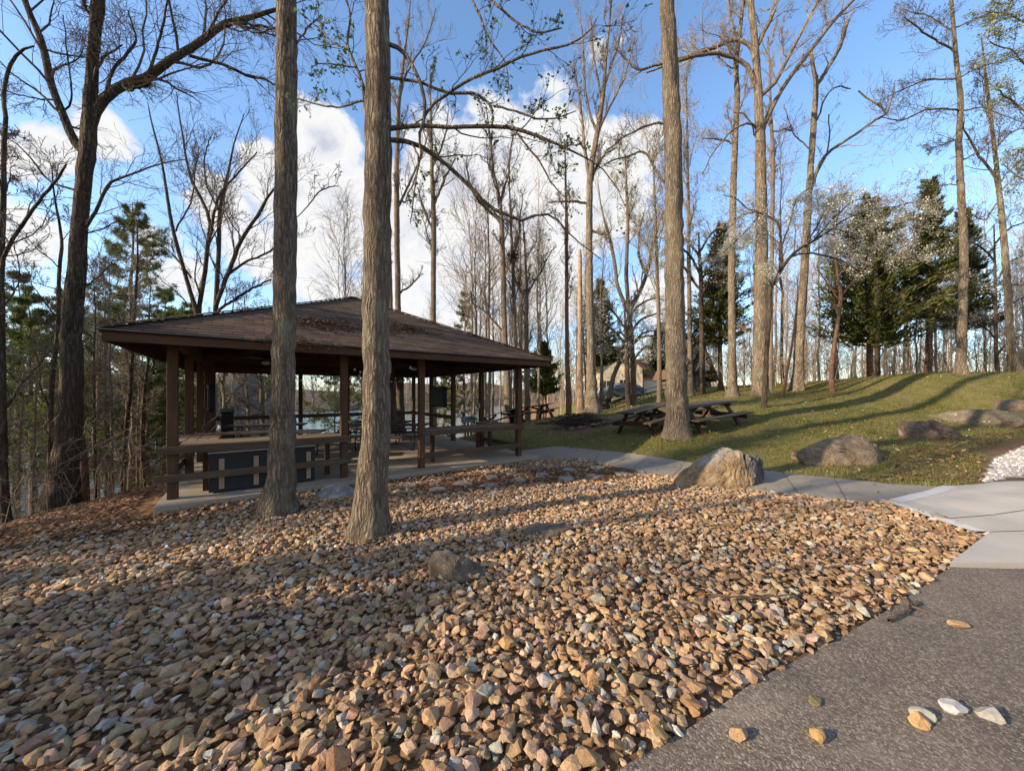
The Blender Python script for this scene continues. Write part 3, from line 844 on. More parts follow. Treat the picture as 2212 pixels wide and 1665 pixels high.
# rafters
def rz(d): return ZE+TP*d-.13
for u in np.arange(.0, PL+.01, PL/11):
    for front in (1, 0):
        e = min(u+OV, PL+OV-u, 4.2)-.05
        b = MB()
        va, vb = -OV+.04, -OV+e
        if not front: va, vb = PW+OV-.04, PW+OV-e
        b.beam((u, va, rz(.04)), (u, vb, rz(e)), .042, .13); part(b, 'rafter', M['ceiling_wood'])
for v in np.arange(.0, PW+.01, PW/12):
    for left in (1, 0):
        e = min(v+OV, PW+OV-v, 4.2)-.05
        ua, ub = (-OV+.04, -OV+e) if left else (PL+OV-.04, PL+OV-e)
        b = MB(); b.beam((ua, v, rz(.04)), (ub, v, rz(e)), .042, .13); part(b, 'rafter', M['ceiling_wood'])
for c, r in ((0,0),(1,0),(2,1),(3,1)):
    b = MB(); a_ = np.array(c3[c])+(0,0,-.13); r_ = np.array(r3[r])+(0,0,-.13)
    b.beam(a_+(r_-a_)*.02, r_, .05, .17); part(b, 'rafter', M['ceiling_wood'])
# posts
fu = [0, .367*PL, .602*PL, PL]
posts = [(u, 0) for u in fu]+[(u, PW) for u in fu]+[(0, PW*k/4) for k in (1,2,3)]+[(PL, PW*k/4) for k in (1,2,3)]
post_o = {}
for u, v in posts:
    b = MB(); hw = .068
    b.box((u-hw,v-hw,0.001), (u+hw,v+hw,bz0-.001)); o = part(b, 'post', M['post_wood'], bevel=.008); post_o[(round(u,2), round(v,2))] = o
b = MB(); b.box((PL-.14,PW/4-.05,1.28), (PL-.07,PW/4+.05,1.44)); part(b, 'outlet_box', M['metal_grey'], post_o[(round(PL,2), round(PW/4,2))])
# counters: three planks each, a front fascia and legs
CZ = .885
def counter(u0, v0, u1, v1, along, legs, fasc):
    root = MB()
    n = 4
    if along == 'u':
        for k in range(n):
            a, b_ = v0+(v1-v0)*k/n+.004, v0+(v1-v0)*(k+1)/n-.004
            root.box((u0,a,CZ-.038), (u1+rng.normal(0,.006),b_,CZ+rng.normal(0,.0015)))
    else:
        for k in range(n):
            a, b_ = u0+(u1-u0)*k/n+.004, u0+(u1-u0)*(k+1)/n-.004
            root.box((a,v0,CZ-.038), (b_,v1+rng.normal(0,.006),CZ+rng.normal(0,.0015)))
    c = part(root, 'counter', M['counter_wood'], bevel=.004)
    f = MB(); f.box(*fasc); part(f, 'counter_fascia', M['old_wood'], c, bevel=.004)
    for (lu, lv) in legs:
        l = MB(); l.box((lu-.045,lv-.045,0.001), (lu+.045,lv+.045,CZ-.041)); part(l, 'counter_leg', M['post_wood'], c)
    return c
counter(.072, -.085, fu[1]-.072, .62, 'u', [(.40,.36),(2.4,.52)], ((-.16,-.128,CZ-.135), (fu[1]+.12,-.09,CZ-.012)))
counter(-.085, .63, .56, 2.3, 'v', [(.45,2.2)], ((-.128,-.08,CZ-.15), (-.09,2.35,CZ-.014)))
counter(fu[2]+.072, -.085, PL-.072, .62, 'u', [(4.82,.5)], ((fu[2]-.02,-.128,CZ-.125), (PL+.13,-.09,CZ-.012)))
counter(PL-.60, .63, PL+.085, 1.5, 'v', [(PL-.5,1.4),(PL-.1,1.35)], ((PL+.09,-.08,CZ-.15), (PL+.128,1.55,CZ-.014)))
def rail(a, b, w_=.04, h_=.12): 
    r = MB(); r.beam(a, b, w_, h_); part(r, 'rail', M['old_wood'], bevel=.004)
rail((-.22,-.09,.35), (fu[1]+.12,-.09,.36)); rail((fu[2]-.02,-.09,.30), (PL+.22,-.09,.31))
rail((-.09,.09,.33), (-.09,PW/4+.1,.33)); rail((PL+.09,.09,.26), (PL+.09,PW/4+.1,.26))
rail((-.05,PW-.09,.88), (PL+.05,PW-.09,.88), .04, .14)
rail((PL-.09,PW/2-.05,.88), (PL-.09,PW-.12,.88), .04, .14); rail((.09,PW/2-.4,.88), (.09,PW-.12,.88), .04, .14)
rail((.09,PW/2-.4,.60), (.09,PW-.12,.60), .04, .1)

# ---- navy serving cabinet
cb = thing('serving_cabinet', 'navy serving cabinet with pale wood battens under the front counter', 'cabinet', tuple(L2W(.46,.0,0)), TH)
b = MB(); b.box((0,0,.02), (1.64,.48,.70)); cbody = b.build('body', M['navy'], cb, bevel=.006)
b = MB(); b.box((-.01,-.015,.702), (1.65,.50,.722)); b.build('top', M['white_trim'], cb)
for s in (.14, .64, 1.10, 1.49):
    b = MB(); b.box((s,-.012,.07), (s+.075,-.001,.60)); b.build('batten', M['batten'], cb)
# ---- televisions in weather covers
def tv(v0, v1, uu, arm_v, label, side):
    t = thing('covered_television', label, 'television', tuple(L2W(uu, (v0+v1)/2, 1.62)), TH)
    hw = (v1-v0)/2
    b = MB(); b.box((-.09,-hw,-.40), (.09,hw,.40)); b.build('cover', M['black_cover'], t, bevel=.05)
    b = MB(); b.box((-.02,-hw+.05,-.34), (.02,hw-.05,.34)); s = b.build('screen', M['dark_glass'], t); 
    for z in (-.29, .31):
        b = MB(); b.beam((side*.06, arm_v-(v0+v1)/2, z), (side*.06, -hw+.02, z), .05, .06); b.build('mount_arm', M['metal_dark'], t)
    return t
tv(4.45, 5.75, PL-.13, PW/2, 'television in black weather cover bracketed between the right posts', 1)
tv(5.0, 6.0, .16, PW/2, 'television in black weather cover on the left side posts', -1)
bn = thing('litter_bin', 'tall narrow black bin with sloping lid in the back left corner of the pavilion', 'bin', tuple(L2W(.42, PW-.75, 0)), TH)
b = MB(); b.box((-.17,-.17,.001), (.17,.17,1.10)); b.build('body', M['black_cover'], bn, bevel=.02)
b = MB(); b.add([(-.19,-.19,1.103),(.19,-.19,1.103),(.19,.19,1.103),(-.19,.19,1.103),(-.19,-.19,1.15),(.19,-.19,1.15),(.19,.19,1.25),(-.19,.19,1.25)], np.array([[0,3,2,1],[4,5,6,7],[0,1,5,4],[1,2,6,5],[2,3,7,6],[3,0,4,7]])); b.build('lid', M['rubber'], bn, bevel=.01)

# ---- ceiling fans
def fan(u, v, ang, label):
    f = thing('ceiling_fan', label, 'ceiling fan', tuple(L2W(u, v, 2.70)), TH+ang)
    b = MB(); b.tubes(np.array([[[0,0,.45],[0,0,.05],[0,0,.0]]]), np.array([[.018,.018,.018]]), 8); b.build('down_rod', M['metal_dark'], f)
    b = MB(); b.tubes(np.array([[[0,0,.07],[0,0,.06],[0,0,-.02],[0,0,-.06],[0,0,-.062]]]), np.array([[.02,.10,.12,.09,.01]]), 16); b.build('motor', M['metal_dark'], f, smooth=True)
    b = MB(); b.tubes(np.array([[[0,0,-.063],[0,0,-.10],[0,0,-.14],[0,0,-.16]]]), np.array([[.07,.11,.09,.01]]), 16); b.build('light_globe', M['bulb'], f, smooth=True)
    for k in range(5):
        a = k*2*pi/5; d = np.array([cos(a), sin(a), 0])
        b = MB(); b.beam(d*.13, d*.66, .13, .008, up=(sin(a)*.15, -cos(a)*.15, 1)); b.build('blade', M['counter_wood'], f)
    return f
fan(1.4, PW/2-.2, .3, 'ceiling fan hanging above the left half of the pavilion')
fan(5.6, PW/2-.2, .9, 'ceiling fan hanging above the right half of the pavilion')
# ---- string lights
def string(a, b_, n, sag, label):
    a = L2W(*a); b_ = L2W(*b_)
    t = np.linspace(0, 1, 40)[:, None]
    P = a+(b_-a)*t; P[:, 2] -= sag*4*(t*(1-t))[:, 0]
    s = thing('string_lights', label, 'string lights', tuple(a), 0)
    mb = MB(); mb.tubes((P-a)[None], np.full((1, 40), .006), 5); mb.build('cable', M['rubber'], s)
    for k in range(n):
        i = int((k+.5)/n*40); p = P[i]-a
        mb = MB(); mb.tubes(np.array([[p, p-(0,0,.045)]]), np.array([[.014,.014]]), 7); sk = mb.build('socket', M['rubber'], s)
        mb = MB(); mb.tubes(np.array([[p-(0,0,.046), p-(0,0,.06), p-(0,0,.09), p-(0,0,.115), p-(0,0,.12)]]), np.array([[.012,.025,.032,.02,.002]]), 8); mb.build('bulb', M['bulb'], sk, smooth=True)
string((.2,PW-.25,2.54), (PL-.2,PW-.25,2.54), 16, .12, 'string of bulbs hanging along the back beam')
string((fu[1],.25,2.5), (PL-.3,PW-.3,2.5), 15, .25, 'string of bulbs crossing from front entry post to back right corner')
string((fu[2],.25,2.5), (.3,PW-.3,2.5), 15, .28, 'string of bulbs crossing from front entry post to back left corner')

# ================================================================== PICNIC TABLES
def ground_rot(x, y, rz_):
    e = .6
    zx = (gz(x+e, y)-gz(x-e, y))/(2*e); zy = (gz(x, y+e)-gz(x, y-e))/(2*e)
    n = nrm(np.array([-zx, -zy, 1.])); xa = np.array([cos(rz_), sin(rz_), 0]); xa = nrm(xa-n*(xa@n)); ya = np.cross(n, xa)
    return mathutils.Matrix(np.c_[xa, ya, n].tolist()).to_euler()
def wood_table(Lt, x, y, rz_, label, group, floor=None):
    if floor is None: loc, rot = (x, y, gz(x, y)-.03), ground_rot(x, y, rz_)
    else: loc, rot = (x, y, floor), mathutils.Euler((0, 0, rz_))
    t = thing('picnic_table', label, 'picnic table', loc, group=group, rot=rot)
    def planks(y0, y1, n, z, ln):
        b = MB()
        for k in range(n):
            a, c = y0+(y1-y0)*k/n+.004, y0+(y1-y0)*(k+1)/n-.004
            b.box((-ln/2+rng.normal(0,.006), a, z-.04), (ln/2+rng.normal(0,.006), c, z))
        return b
    planks(-.39, .39, 5, .76, Lt).build('table_top', M['table_wood'], t, bevel=.004)
    for s in (-1, 1):
        planks(s*.72-.14, s*.72+.14, 2, .455, Lt).build('seat', M['table_wood'], t, bevel=.004)
    for sx in (-1, 1):
        X = sx*(Lt/2-.38)
        for s in (-1, 1):
            b = MB(); b.beam((X, s*.22, .715), (X, s*.70, .0), .045, .14, up=(1, 0, 0)); b.build('leg', M['table_red'], t)
        b = MB(); b.beam((X+sx*.05, -.84, .36), (X+sx*.05, .84, .36), .045, .14); b.beam((X+sx*.05, -.36, .68), (X+sx*.05, .36, .68), .045, .075); b.build('cross_beam', M['table_red'], t)
        b = MB(); b.beam((X, 0, .40), (sx*.12, 0, .69), .045, .09); b.build('brace', M['table_red'], t)
    return t
def metal_table(Lt, x, y, rz_, label, group, floor=None):
    if floor is None: loc, rot = (x, y, gz(x, y)), ground_rot(x, y, rz_)
    else: loc, rot = (x, y, floor), mathutils.Euler((0, 0, rz_))
    t = thing('metal_frame_table', label, 'picnic table', loc, group=group, rot=rot)
    def slab(y0, y1, z, ln):
        b = MB(); b.box((-ln/2, y0, z-.045), (ln/2, y1, z)); return b
    slab(-.37, .37, .76, Lt).build('table_top', M['table_wood'], t, bevel=.02)
    for s in (-1, 1): slab(s*.68-.13, s*.68+.13, .45, Lt).build('seat', M['table_wood'], t, bevel=.02)
    for sx in (-1, 1):
        X = sx*(Lt/2-.35); b = MB()
        for s in (-1, 1):
            P = catmull([(X, s*.10, .715), (X, s*.20, .60), (X, s*.26, .25), (X, s*.34, .02), (X, s*.62, .02), (X, s*.68, .10), (X, s*.68, .405)], 26)
            b.tubes(P[None], np.full((1, 26), .022), 8)
        b.tubes(np.array([[(X, -.68, .39), (X, 0, .39), (X, .68, .39)]]), np.full((1, 3), .018), 8)
        b.build('leg_frame', M['metal_dark'], t, smooth=True)
    return t
gL = 'weathered wooden picnic tables on the lawn'
def pt(px, Z): p = at_ground(px, Z); return p[0], p[1]
wood_table(2.3, *pt(1408, 11.6), RAD(33), 'weathered picnic table left of the grey trunk at the lawn edge', gL)
wood_table(2.5, *pt(1514, 11.1), RAD(27), 'weathered picnic table jutting out right of the grey trunk on the lawn', gL)
wood_table(2.4, *pt(1085, 17.6), RAD(24), 'dark picnic table by the lake, nearer the pavilion post', gL)
wood_table(2.4, *pt(1150, 18.6), RAD(24), 'dark picnic table by the lake, farther from the pavilion', gL)
metal_table(2.4, *pt(1345, 22.6), RAD(14), 'thin-legged metal table on the lawn behind the wooden tables', 'metal-legged tables on the lawn')
metal_table(2.4, *pt(1418, 27), RAD(12), 'thin-legged metal table near the white garage', 'metal-legged tables on the lawn')
gI = 'metal-framed tables under the pavilion roof'
metal_table(2.4, -6.25, 9.55, RAD(13), 'metal-framed table behind the navy cabinet under the roof', gI, 0)
metal_table(2.4, -3.95, 11.8, RAD(0), 'metal-framed table in the middle of the pavilion floor', gI, 0)
metal_table(2.4, -4.85, 13.1, RAD(2), 'metal-framed table in front of the back rail', gI, 0)
metal_table(2.2, -7.9, 11.75, RAD(20), 'metal-framed table in the back left part of the pavilion', gI, 0)

# ---- pedestal grill
p = at_ground(1011, 17.4)
gr = thing('grill', 'grey metal park grill on a post beyond the pavilion', 'grill', tuple(p), .5)
b = MB(); b.tubes(np.array([[[0,0,-.05],[0,0,.72]]]), np.array([[.05,.05]]), 10); b.build('pedestal', M['metal_dark'], gr)
b = MB(); b.box((-.27,-.22,.72), (.27,.22,.74)); 
for lo, hi in (((-.27,-.22,.74),(-.255,.22,1.0)), ((.255,-.22,.74),(.27,.22,1.0)), ((-.254,.205,.74),(.254,.22,1.0)), ((-.254,-.22,.74),(.254,-.205,.86))): b.box(lo, hi)
b.build('firebox', M['metal_grey'], gr)
b = MB()
for k in range(11): b.beam((-.25,-.18+k*.036,.90), (.25,-.18+k*.036,.90), .008, .008)
b.build('grate', M['metal_dark'], gr)

# ================================================================== ROCKS
def rock_mesh(dims, seed, planes=14, sub=4, rough=.045, cut=None):
    import bmesh
    r = np.random.default_rng(seed)
    bm = bmesh.new(); bmesh.ops.create_icosphere(bm, subdivisions=sub, radius=1)
    v = np.array([x.co for x in bm.verts]); f = np.array([[y.index for y in x.verts] for x in bm.faces]); bm.free()
    n = nrm(r.normal(size=(planes, 3))); d = r.uniform(.55, .95, planes)
    if cut is not None:
        n = np.vstack([n, nrm(np.array([c[:3] for c in cut]))]); d = np.r_[d, [c[3] for c in cut]]
    dot = v@n.T
    rad = np.where(dot > .05, d/np.maximum(dot, .05), 9).min(1)
    rad = np.minimum(rad, 1.15)
    q = v*rad[:, None]
    ph = r.uniform(0, 6, (6, 3))
    nz = sum(np.sin(q@(r.normal(size=3)*(3+3*k))+ph[k, 0])*(.5**k) for k in range(5))
    q = q*(1+rough*nz[:, None])+r.normal(0, rough*.12, q.shape)
    return q*np.array(dims), f
def rock(name, label, cat, loc, dims, rz_, seed, m, group=None, **k):
    v, f = rock_mesh(dims, seed, **k)
    mb = MB(); mb.add(v, f); o = mb.build(name, m)
    o.location = loc; o.rotation_euler = (0, 0, rz_)
    return tag(o, label, cat, group)
p = G(1568, 1058)
def hull_rock(pts, seed, cuts=5, rough=.02):
    import bmesh
    r = np.random.default_rng(seed); bm = bmesh.new()
    for q in pts: bm.verts.new(q)
    res = bmesh.ops.convex_hull(bm, input=bm.verts)
    bmesh.ops.delete(bm, geom=[g for g in res['geom_interior'] if isinstance(g, bmesh.types.BMVert)], context='VERTS')
    bmesh.ops.triangulate(bm, faces=bm.faces)
    bmesh.ops.subdivide_edges(bm, edges=bm.edges, cuts=cuts, use_grid_fill=True)
    bmesh.ops.smooth_vert(bm, verts=bm.verts, factor=.22, use_axis_x=True, use_axis_y=True, use_axis_z=True)
    bmesh.ops.triangulate(bm, faces=bm.faces)
    bm.verts.index_update()
    v = np.array([x.co for x in bm.verts]); f = np.array([[y.index for y in x.verts] for x in bm.faces]); bm.free()
    c = v.mean(0); d = nrm(v-c); nz = sum(np.abs(np.sin(v@(r.normal(size=3)*(3+5*k))+r.uniform(0, 6)))*(.66**k) for k in range(7))-1.4
    return v+d*(rough*nz)[:, None]+r.normal(0, rough*.30, v.shape), f
rb = MB()
v, f = hull_rock([(-.86,.0,-.1),(-.80,-.12,.06),(-.72,.1,.18),(-.45,.05,.36),(-.12,.02,.64),(.10,.03,.72),(.20,.25,.70),(.30,-.40,-.1),(.12,-.42,.10),(.0,-.28,.40),(.36,-.12,.67),(.38,.3,.55),(-.5,.5,-.1),(.4,.5,-.1),(.42,-.36,.1),(-.5,-.38,-.1)], 3, 7, .024)
tan = np.array([.28,.195,.11]); gry = np.array([.27,.245,.215])
tt = np.clip((v[:, 2]-.34-.12*np.sin(v[:, 0]*7)+.10*np.sin(v[:, 1]*9))*5, 0, 1)[:, None]
rb.add(v, f, tan*(1-tt)+gry*tt)
v, f = hull_rock([(.30,-.34,-.1),(.72,-.16,-.1),(.86,.02,.05),(.86,.12,.44),(.72,-.04,.55),(.58,-.14,.46),(.46,-.12,.64),(.40,.35,.48),(.78,.42,.1),(.50,-.30,.30),(.3,.3,-.1),(.8,.4,-.1),(.44,-.36,.12)], 8, 7, .036)
rb.add(v, f, (.135,.125,.118))
o = rb.build('boulder', M['rock_two'], color=True); o.location = (p[0]+.06, p[1]+.36, p[2]-.01); o.scale = (1.0, .9, .92)
tag(o, 'large peaked boulder, tan on the left and dark grey on the right, beside the path', 'rock')
def tinted_rock(pts, seed, loc, col, rz_, label, cat='rock', name='boulder', rough=.03, cuts=6, group=None):
    v, f = hull_rock(pts, seed, cuts, rough); b = MB(); b.add(v, f, col); o = b.build(name, M['rock_two'], color=True)
    o.location = loc; o.rotation_euler = (0, 0, rz_); return tag(o, label, cat, group)
p = G(1815, 1008)
tinted_rock([(-1.12,-.05,.33),(-1.08,.15,.18),(-.95,-.2,.06),(-.62,-.05,.52),(-.2,.1,.58),(.1,-.02,.66),(.34,.0,.70),(.5,.12,.60),(.62,-.12,.50),(.88,.0,.28),(1.12,.1,-.05),(-.75,-.22,-.05),(-.2,-.34,-.1),(.45,-.42,-.1),(.32,-.36,.34),(-.25,-.30,.30),(-.8,.45,-.1),(.8,.5,-.1),(0,.4,.45)], 5, (p[0]*(1+.34/p[1])+.06, p[1]+.34, p[2]-.06), (.215,.165,.115), .02, 'long flat-topped brown boulder on the grass right of the path')
p = G(2002, 950)
tinted_rock([(-.92,.0,.05),(-.86,-.1,.36),(-.72,.05,.52),(-.3,.0,.50),(.05,-.05,.52),(.40,.0,.44),(.70,-.02,.24),(.98,.0,-.05),(-.8,-.25,-.05),(-.2,-.34,.0),(-.2,-.33,.22),(.5,-.34,-.05),(.2,-.3,.34),(-.5,.45,-.05),(.6,.5,-.05)], 9, (p[0]*(1+.32/p[1])+.08, p[1]+.32, p[2]-.06), (.16,.11,.08), .05, 'brown layered boulder sloping to the right at the edge of the lawn')
p = G(2105, 917)
rock('boulder', 'low dark boulder between the layered one and the right edge', 'rock', (p[0]*(1+.4/p[1]), p[1]+.4, p[2]+.12), (1.2,.7,.46), 0, 14, M['rock_lawn'], planes=9, cut=[(0,0,1,.7)])
p = G(2195, 903)
rock('boulder', 'half-cropped dark boulder at the right edge of the view', 'rock', (p[0]*(1+.4/p[1]), p[1]+.4, p[2]+.12), (.85,.6,.42), .2, 17, M['rock_lawn'], planes=9)
p = G(985, 1258)
tinted_rock([(-.27,-.02,.0),(-.26,-.05,.17),(-.20,.05,.205),(-.05,.0,.20),(.02,-.04,.17),(.14,.0,.13),(.31,.03,.0),(-.22,-.12,-.03),(-.05,-.16,.02),(-.02,-.13,.12),(.10,-.14,.0),(.24,-.06,-.03),(-.1,.18,-.03),(.15,.2,-.03)], 31, (p[0]-.0, p[1]+.1, p[2]+.015), (.165,.135,.105), .05, 'pointed grey rock half sunk in the gravel in the foreground', name='rock', rough=.006)
p = G(1200, 1160)
rock('flat_stone', 'flat weathered stone lying in the sunlit gravel', 'rock', (p[0], p[1]+.1, p[2]+.02), (.34,.20,.09), .2, 37, M['rock_grey'], planes=7, cut=[(0,0,1,.6)])
p = G(722, 1078)
rock('rock', 'pale blue-grey rock between the two near trunks', 'rock', (p[0], p[1]+.05, p[2]+.03), (.36,.24,.17), -.2, 41, M['rock_pale'], planes=9)
p = G(1015, 1012)
# flagstones
fl = [(880,1052,46),(945,1058,40),(1000,1047,44),(955,1036,30),(1060,1050,42),(1062,1033,34),(1120,1040,42),(1165,1050,38),(1170,1026,38),(1225,1036,44),(1232,1016,34),(1285,1030,40),(1290,1012,36),(1345,1026,40),(1395,1028,34),(1105,1024,28)]
for i, (px, py, wpx) in enumerate(fl):
    p = G(px, py); s = wpx/F*p[1]*.5
    r = np.random.default_rng(50+i); n = 11; a = np.sort(r.uniform(0, 2*pi, n)+np.linspace(0, .01, n)); a = np.linspace(0, 2*pi, n, endpoint=False)+r.normal(0, .12, n)
    rr = r.uniform(.78, 1.08, n)
    top = np.c_[np.cos(a)*s*rr, np.sin(a)*s*rr*.8, r.normal(0, .003, n)+.02]; bot = top*np.array([1.03,1.03,0])-np.array([0,0,.05])
    mb = MB(); k = np.arange(n); mb.add(np.vstack([top, bot]), [np.array([k]), np.stack([k, k+n, (k+1) % n+n, (k+1) % n], -1)])
    o = mb.build('flagstone', M['flag'], bevel=.008); o.location = (p[0], p[1], p[2]+.02); o.rotation_euler = (r.normal(0,.015), r.normal(0,.015), r.uniform(0, 6))
    tag(o, 'flat grey flagstone set among leaves in the strip before the pavilion', 'flagstone', 'flagstones between the pavilion and the gravel')
# loose stones on the asphalt
loose = [(2077,1357,36,.40,'tan block-shaped stone alone high on the asphalt near the pad',(.42,.28,.15)),
 (2070,1537,52,.5,'long white stone on the asphalt at the right',(.52,.50,.47)),
 (2152,1567,54,.6,'grey wedge-shaped stone rightmost on the asphalt',(.40,.38,.34)),
 (1999,1552,44,.5,'greenish grey stone leaning behind an orange one on the asphalt',(.37,.36,.30)),
 (1996,1577,48,.55,'orange sliver of stone touching a grey one on the asphalt',(.52,.32,.14)),
 (1770,1605,46,.6,'bright orange stone with a dark chip beside it on the asphalt',(.50,.30,.12)),
 (1601,1614,44,.6,'rounded brown stone at the bottom of the asphalt',(.38,.25,.14)),
 (1764,1521,36,.3,'mossy bark-brown fragment lying on the asphalt',(.20,.17,.08))]
for i, (px, py, wpx, hr, lab, c) in enumerate(loose):
    p = G(px, py+8); s = wpx/F*p[1]*.42
    v, f = rock_mesh((s*1.1, s*.75, s*hr*1.15), 200+i*3, planes=9, sub=4, rough=.008, cut=[(0,0,-1,.6)])
    mb = MB(); mb.add(v, f, c); o = mb.build('loose_stone', M['gravel'], color=True); o.location = (p[0], p[1]+s*.3, p[2]+.012+s*hr*.6); o.rotation_euler = (0, 0, rng.uniform(-.5, .9))
    tag(o, lab, 'stone', 'loose stones on the asphalt')
# sticks on the gravel and asphalt
def stick(pts, r0, r1, label, m='twig', sub=()):
    P = catmull([G(px, py)+np.array([0,0,h]) for px, py, h in pts], 18); P[1:-1] += rng.normal(0, .006, (16, 3))
    b = MB(); b.tubes(P[None], np.linspace(r0, r1, 18)[None], 7)
    for q in sub:
        Q = catmull([G(px, py)+np.array([0,0,h]) for px, py, h in q], 10); b.tubes(Q[None], np.linspace(r1*1.1, r1*.5, 10)[None], 6)
    tag(b.build('fallen_stick', M[m], smooth=True), label, 'stick', 'fallen sticks')
stick([(1921,1353,.03),(1950,1335,.04),(1982,1312,.03)], .011, .008, 'short thick stick lying at the gravel and asphalt edge', 'twig', [[(1968,1325,.04),(2000,1330,.03),(2030,1340,.02)], [(1965,1322,.04),(1945,1300,.05),(1925,1285,.06)]])
stick([(1530,1318,.10),(1580,1320,.11),(1640,1322,.10),(1705,1316,.10)], .010, .005, 'thin brown stick lying across the sunlit gravel', 'twig')
stick([(1450,1265,.10),(1520,1278,.11),(1580,1290,.10)], .006, .003, 'fine twig lying in the sunlit gravel above the brown stick', 'twig')
stick([(205,1475,.08),(215,1490,.10),(300,1492,.11),(420,1455,.10),(540,1410,.10)], .006, .003, 'long dark curved twig on the shaded gravel at left', 'twig_dark')
# brush heap and ring of stones
p = at_ground(1258, 13.9)
bh = thing('brush_pile', 'heap of dead branches over a ring of grey stones on the lawn', 'brush pile', tuple(p))
b = MB()
for k in range(150):
    a = rng.normal(.25, .5); ln = rng.uniform(.25, .8); c = np.array([rng.normal(0, .42), rng.normal(0, .35), 0]); c[2] = .38*np.exp(-(c[0]**2+c[1]**2)/.45)*rng.uniform(.1, 1.1)
    d = np.array([cos(a), sin(a), rng.normal(.0, .14)])*ln; P = catmull([c-d, c+np.array([0,0,rng.uniform(0,.05)])+rng.normal(0,.05,3), c+d], 8); P[:, 2] = np.maximum(P[:, 2], .01)
    b.tubes(P[None], np.linspace(rng.uniform(.010,.022), .005, 8)[None], 5)
b.build('branches', M['twig_dark'], bh, smooth=True)
for k in range(14):
    a = k*2*pi/14+rng.normal(0, .08); v, f = rock_mesh((rng.uniform(.12,.2), rng.uniform(.10,.15), rng.uniform(.07,.11)), 300+k, 9, 3)
    b = MB(); b.add(v+np.array([cos(a)*.92, sin(a)*.7, .04+(gz(p[0]+cos(a)*.92, p[1]+sin(a)*.7)-p[2])]), f); b.build('ring_stone', M['rock_grey'], bh)
# leaf heaps on the roof
def roof_pt(px, py):
    d = at(px, py, 1.0)-np.array([0,0,EYE]); e = np.array([0,0,EYE])
    def uvz(p): q = p[:2]-A0; return q@U, q@Vv, p[2]
    lo, hi = 3., 14.
    for _ in range(50):
        m = (lo+hi)/2; u, v, z = uvz(e+d*m)
        if z < ZE+TP*min(v+OV, u+OV, PL+OV-u): hi = m
        else: lo = m
    return e+d*lo
for px, py, lab, n, sx in ((694,703,'heap of dead leaves and twigs caught on the roof between the near trunks',420,.42), (872,712,'heap of dead leaves caught on the roof right of the second trunk',300,.36), (655,745,'thin scatter of twigs low on the roof left of the second trunk',60,.3)):
    p = roof_pt(px, py); h0 = thing('leaf_heap', lab, 'leaf heap', tuple(p), TH)
    x = rng.normal(0, sx, n); y = rng.normal(0, .2, n); z = TP*y+.03+.10*np.exp(-(x/sx)**2-(y/.2)**2)*rng.uniform(0, 1, n)
    b = MB(); q = leaf_quads(x, y, z, rng.uniform(.025, .055, n), .7); b.quads(q, LP[rng.integers(0, 6, n)]*rng.uniform(.5, 1.0, (n, 1))); tag(b.build('leaves', M['dead_leaf'], h0, color=True), kind='stuff')
    b = MB()
    for k in range(40):
        c = np.array([rng.normal(0, sx), rng.normal(0, .18), 0]); c[2] = TP*c[1]+.05; d = np.array([rng.normal(0,1), rng.normal(0,.4), 0])*.14; d[2] = TP*d[1]+rng.normal(0,.03)
        b.tubes(np.array([[c-d, c+rng.normal(0,.012,3), c+d]]), np.array([[.006,.005,.002]]), 4)
    tag(b.build('twigs', M['twig_dark'], h0), kind='stuff')
# ================================================================== TREES
def spawn(P, R, k, t0, t1, L, ang, up=.2, n=7, wob=.25, rr=.6, rmin=.002, taper=.25, even=True):
    Mn, N, _ = P.shape
    if even: t = (np.arange(k)[None, :]+rng.uniform(0, 1, (Mn, k)))/k*(t1-t0)+t0
    else: t = rng.uniform(t0, t1, (Mn, k))
    x = t*(N-1); i = np.minimum(x.astype(int), N-2); f = x-i
    ar = np.arange(Mn)[:, None]
    base = P[ar, i]*(1-f)[..., None]+P[ar, i+1]*f[..., None]
    tan = nrm(P[ar, i+1]-P[ar, i]); r0 = (R[ar, i]*(1-f)+R[ar, i+1]*f)
    pr = rng.normal(size=(Mn, k, 3)); pr = nrm(pr-tan*(pr*tan).sum(-1, keepdims=True))
    a = rng.normal(ang, .16, (Mn, k))[..., None]
    d = nrm(np.cos(a)*tan+np.sin(a)*pr+np.array([0, 0, up]))
    L = np.asarray(L, float)
    if L.ndim == 1: L = L[:, None]
    ln = L*rng.uniform(.55, 1.25, (Mn, k))*(1.12-.45*t)
    base = base.reshape(-1, 3); d = d.reshape(-1, 3); ln = ln.reshape(-1); r0 = np.maximum(r0.reshape(-1)*rr*rng.uniform(.75, 1.1, Mn*k), rmin)
    pts = [base]; st = ln/(n-1)
    for j in range(n-1):
        d = nrm(d+rng.normal(0, wob, d.shape)+np.array([0, 0, up*.35]))
        pts.append(pts[-1]+d*st[:, None])
    PP = np.stack(pts, 1)
    RR = np.maximum(r0[:, None]*np.linspace(1, taper, n)[None], rmin)
    return PP, RR
def plen(P): return np.linalg.norm(np.diff(P, axis=1), axis=-1).sum(1)

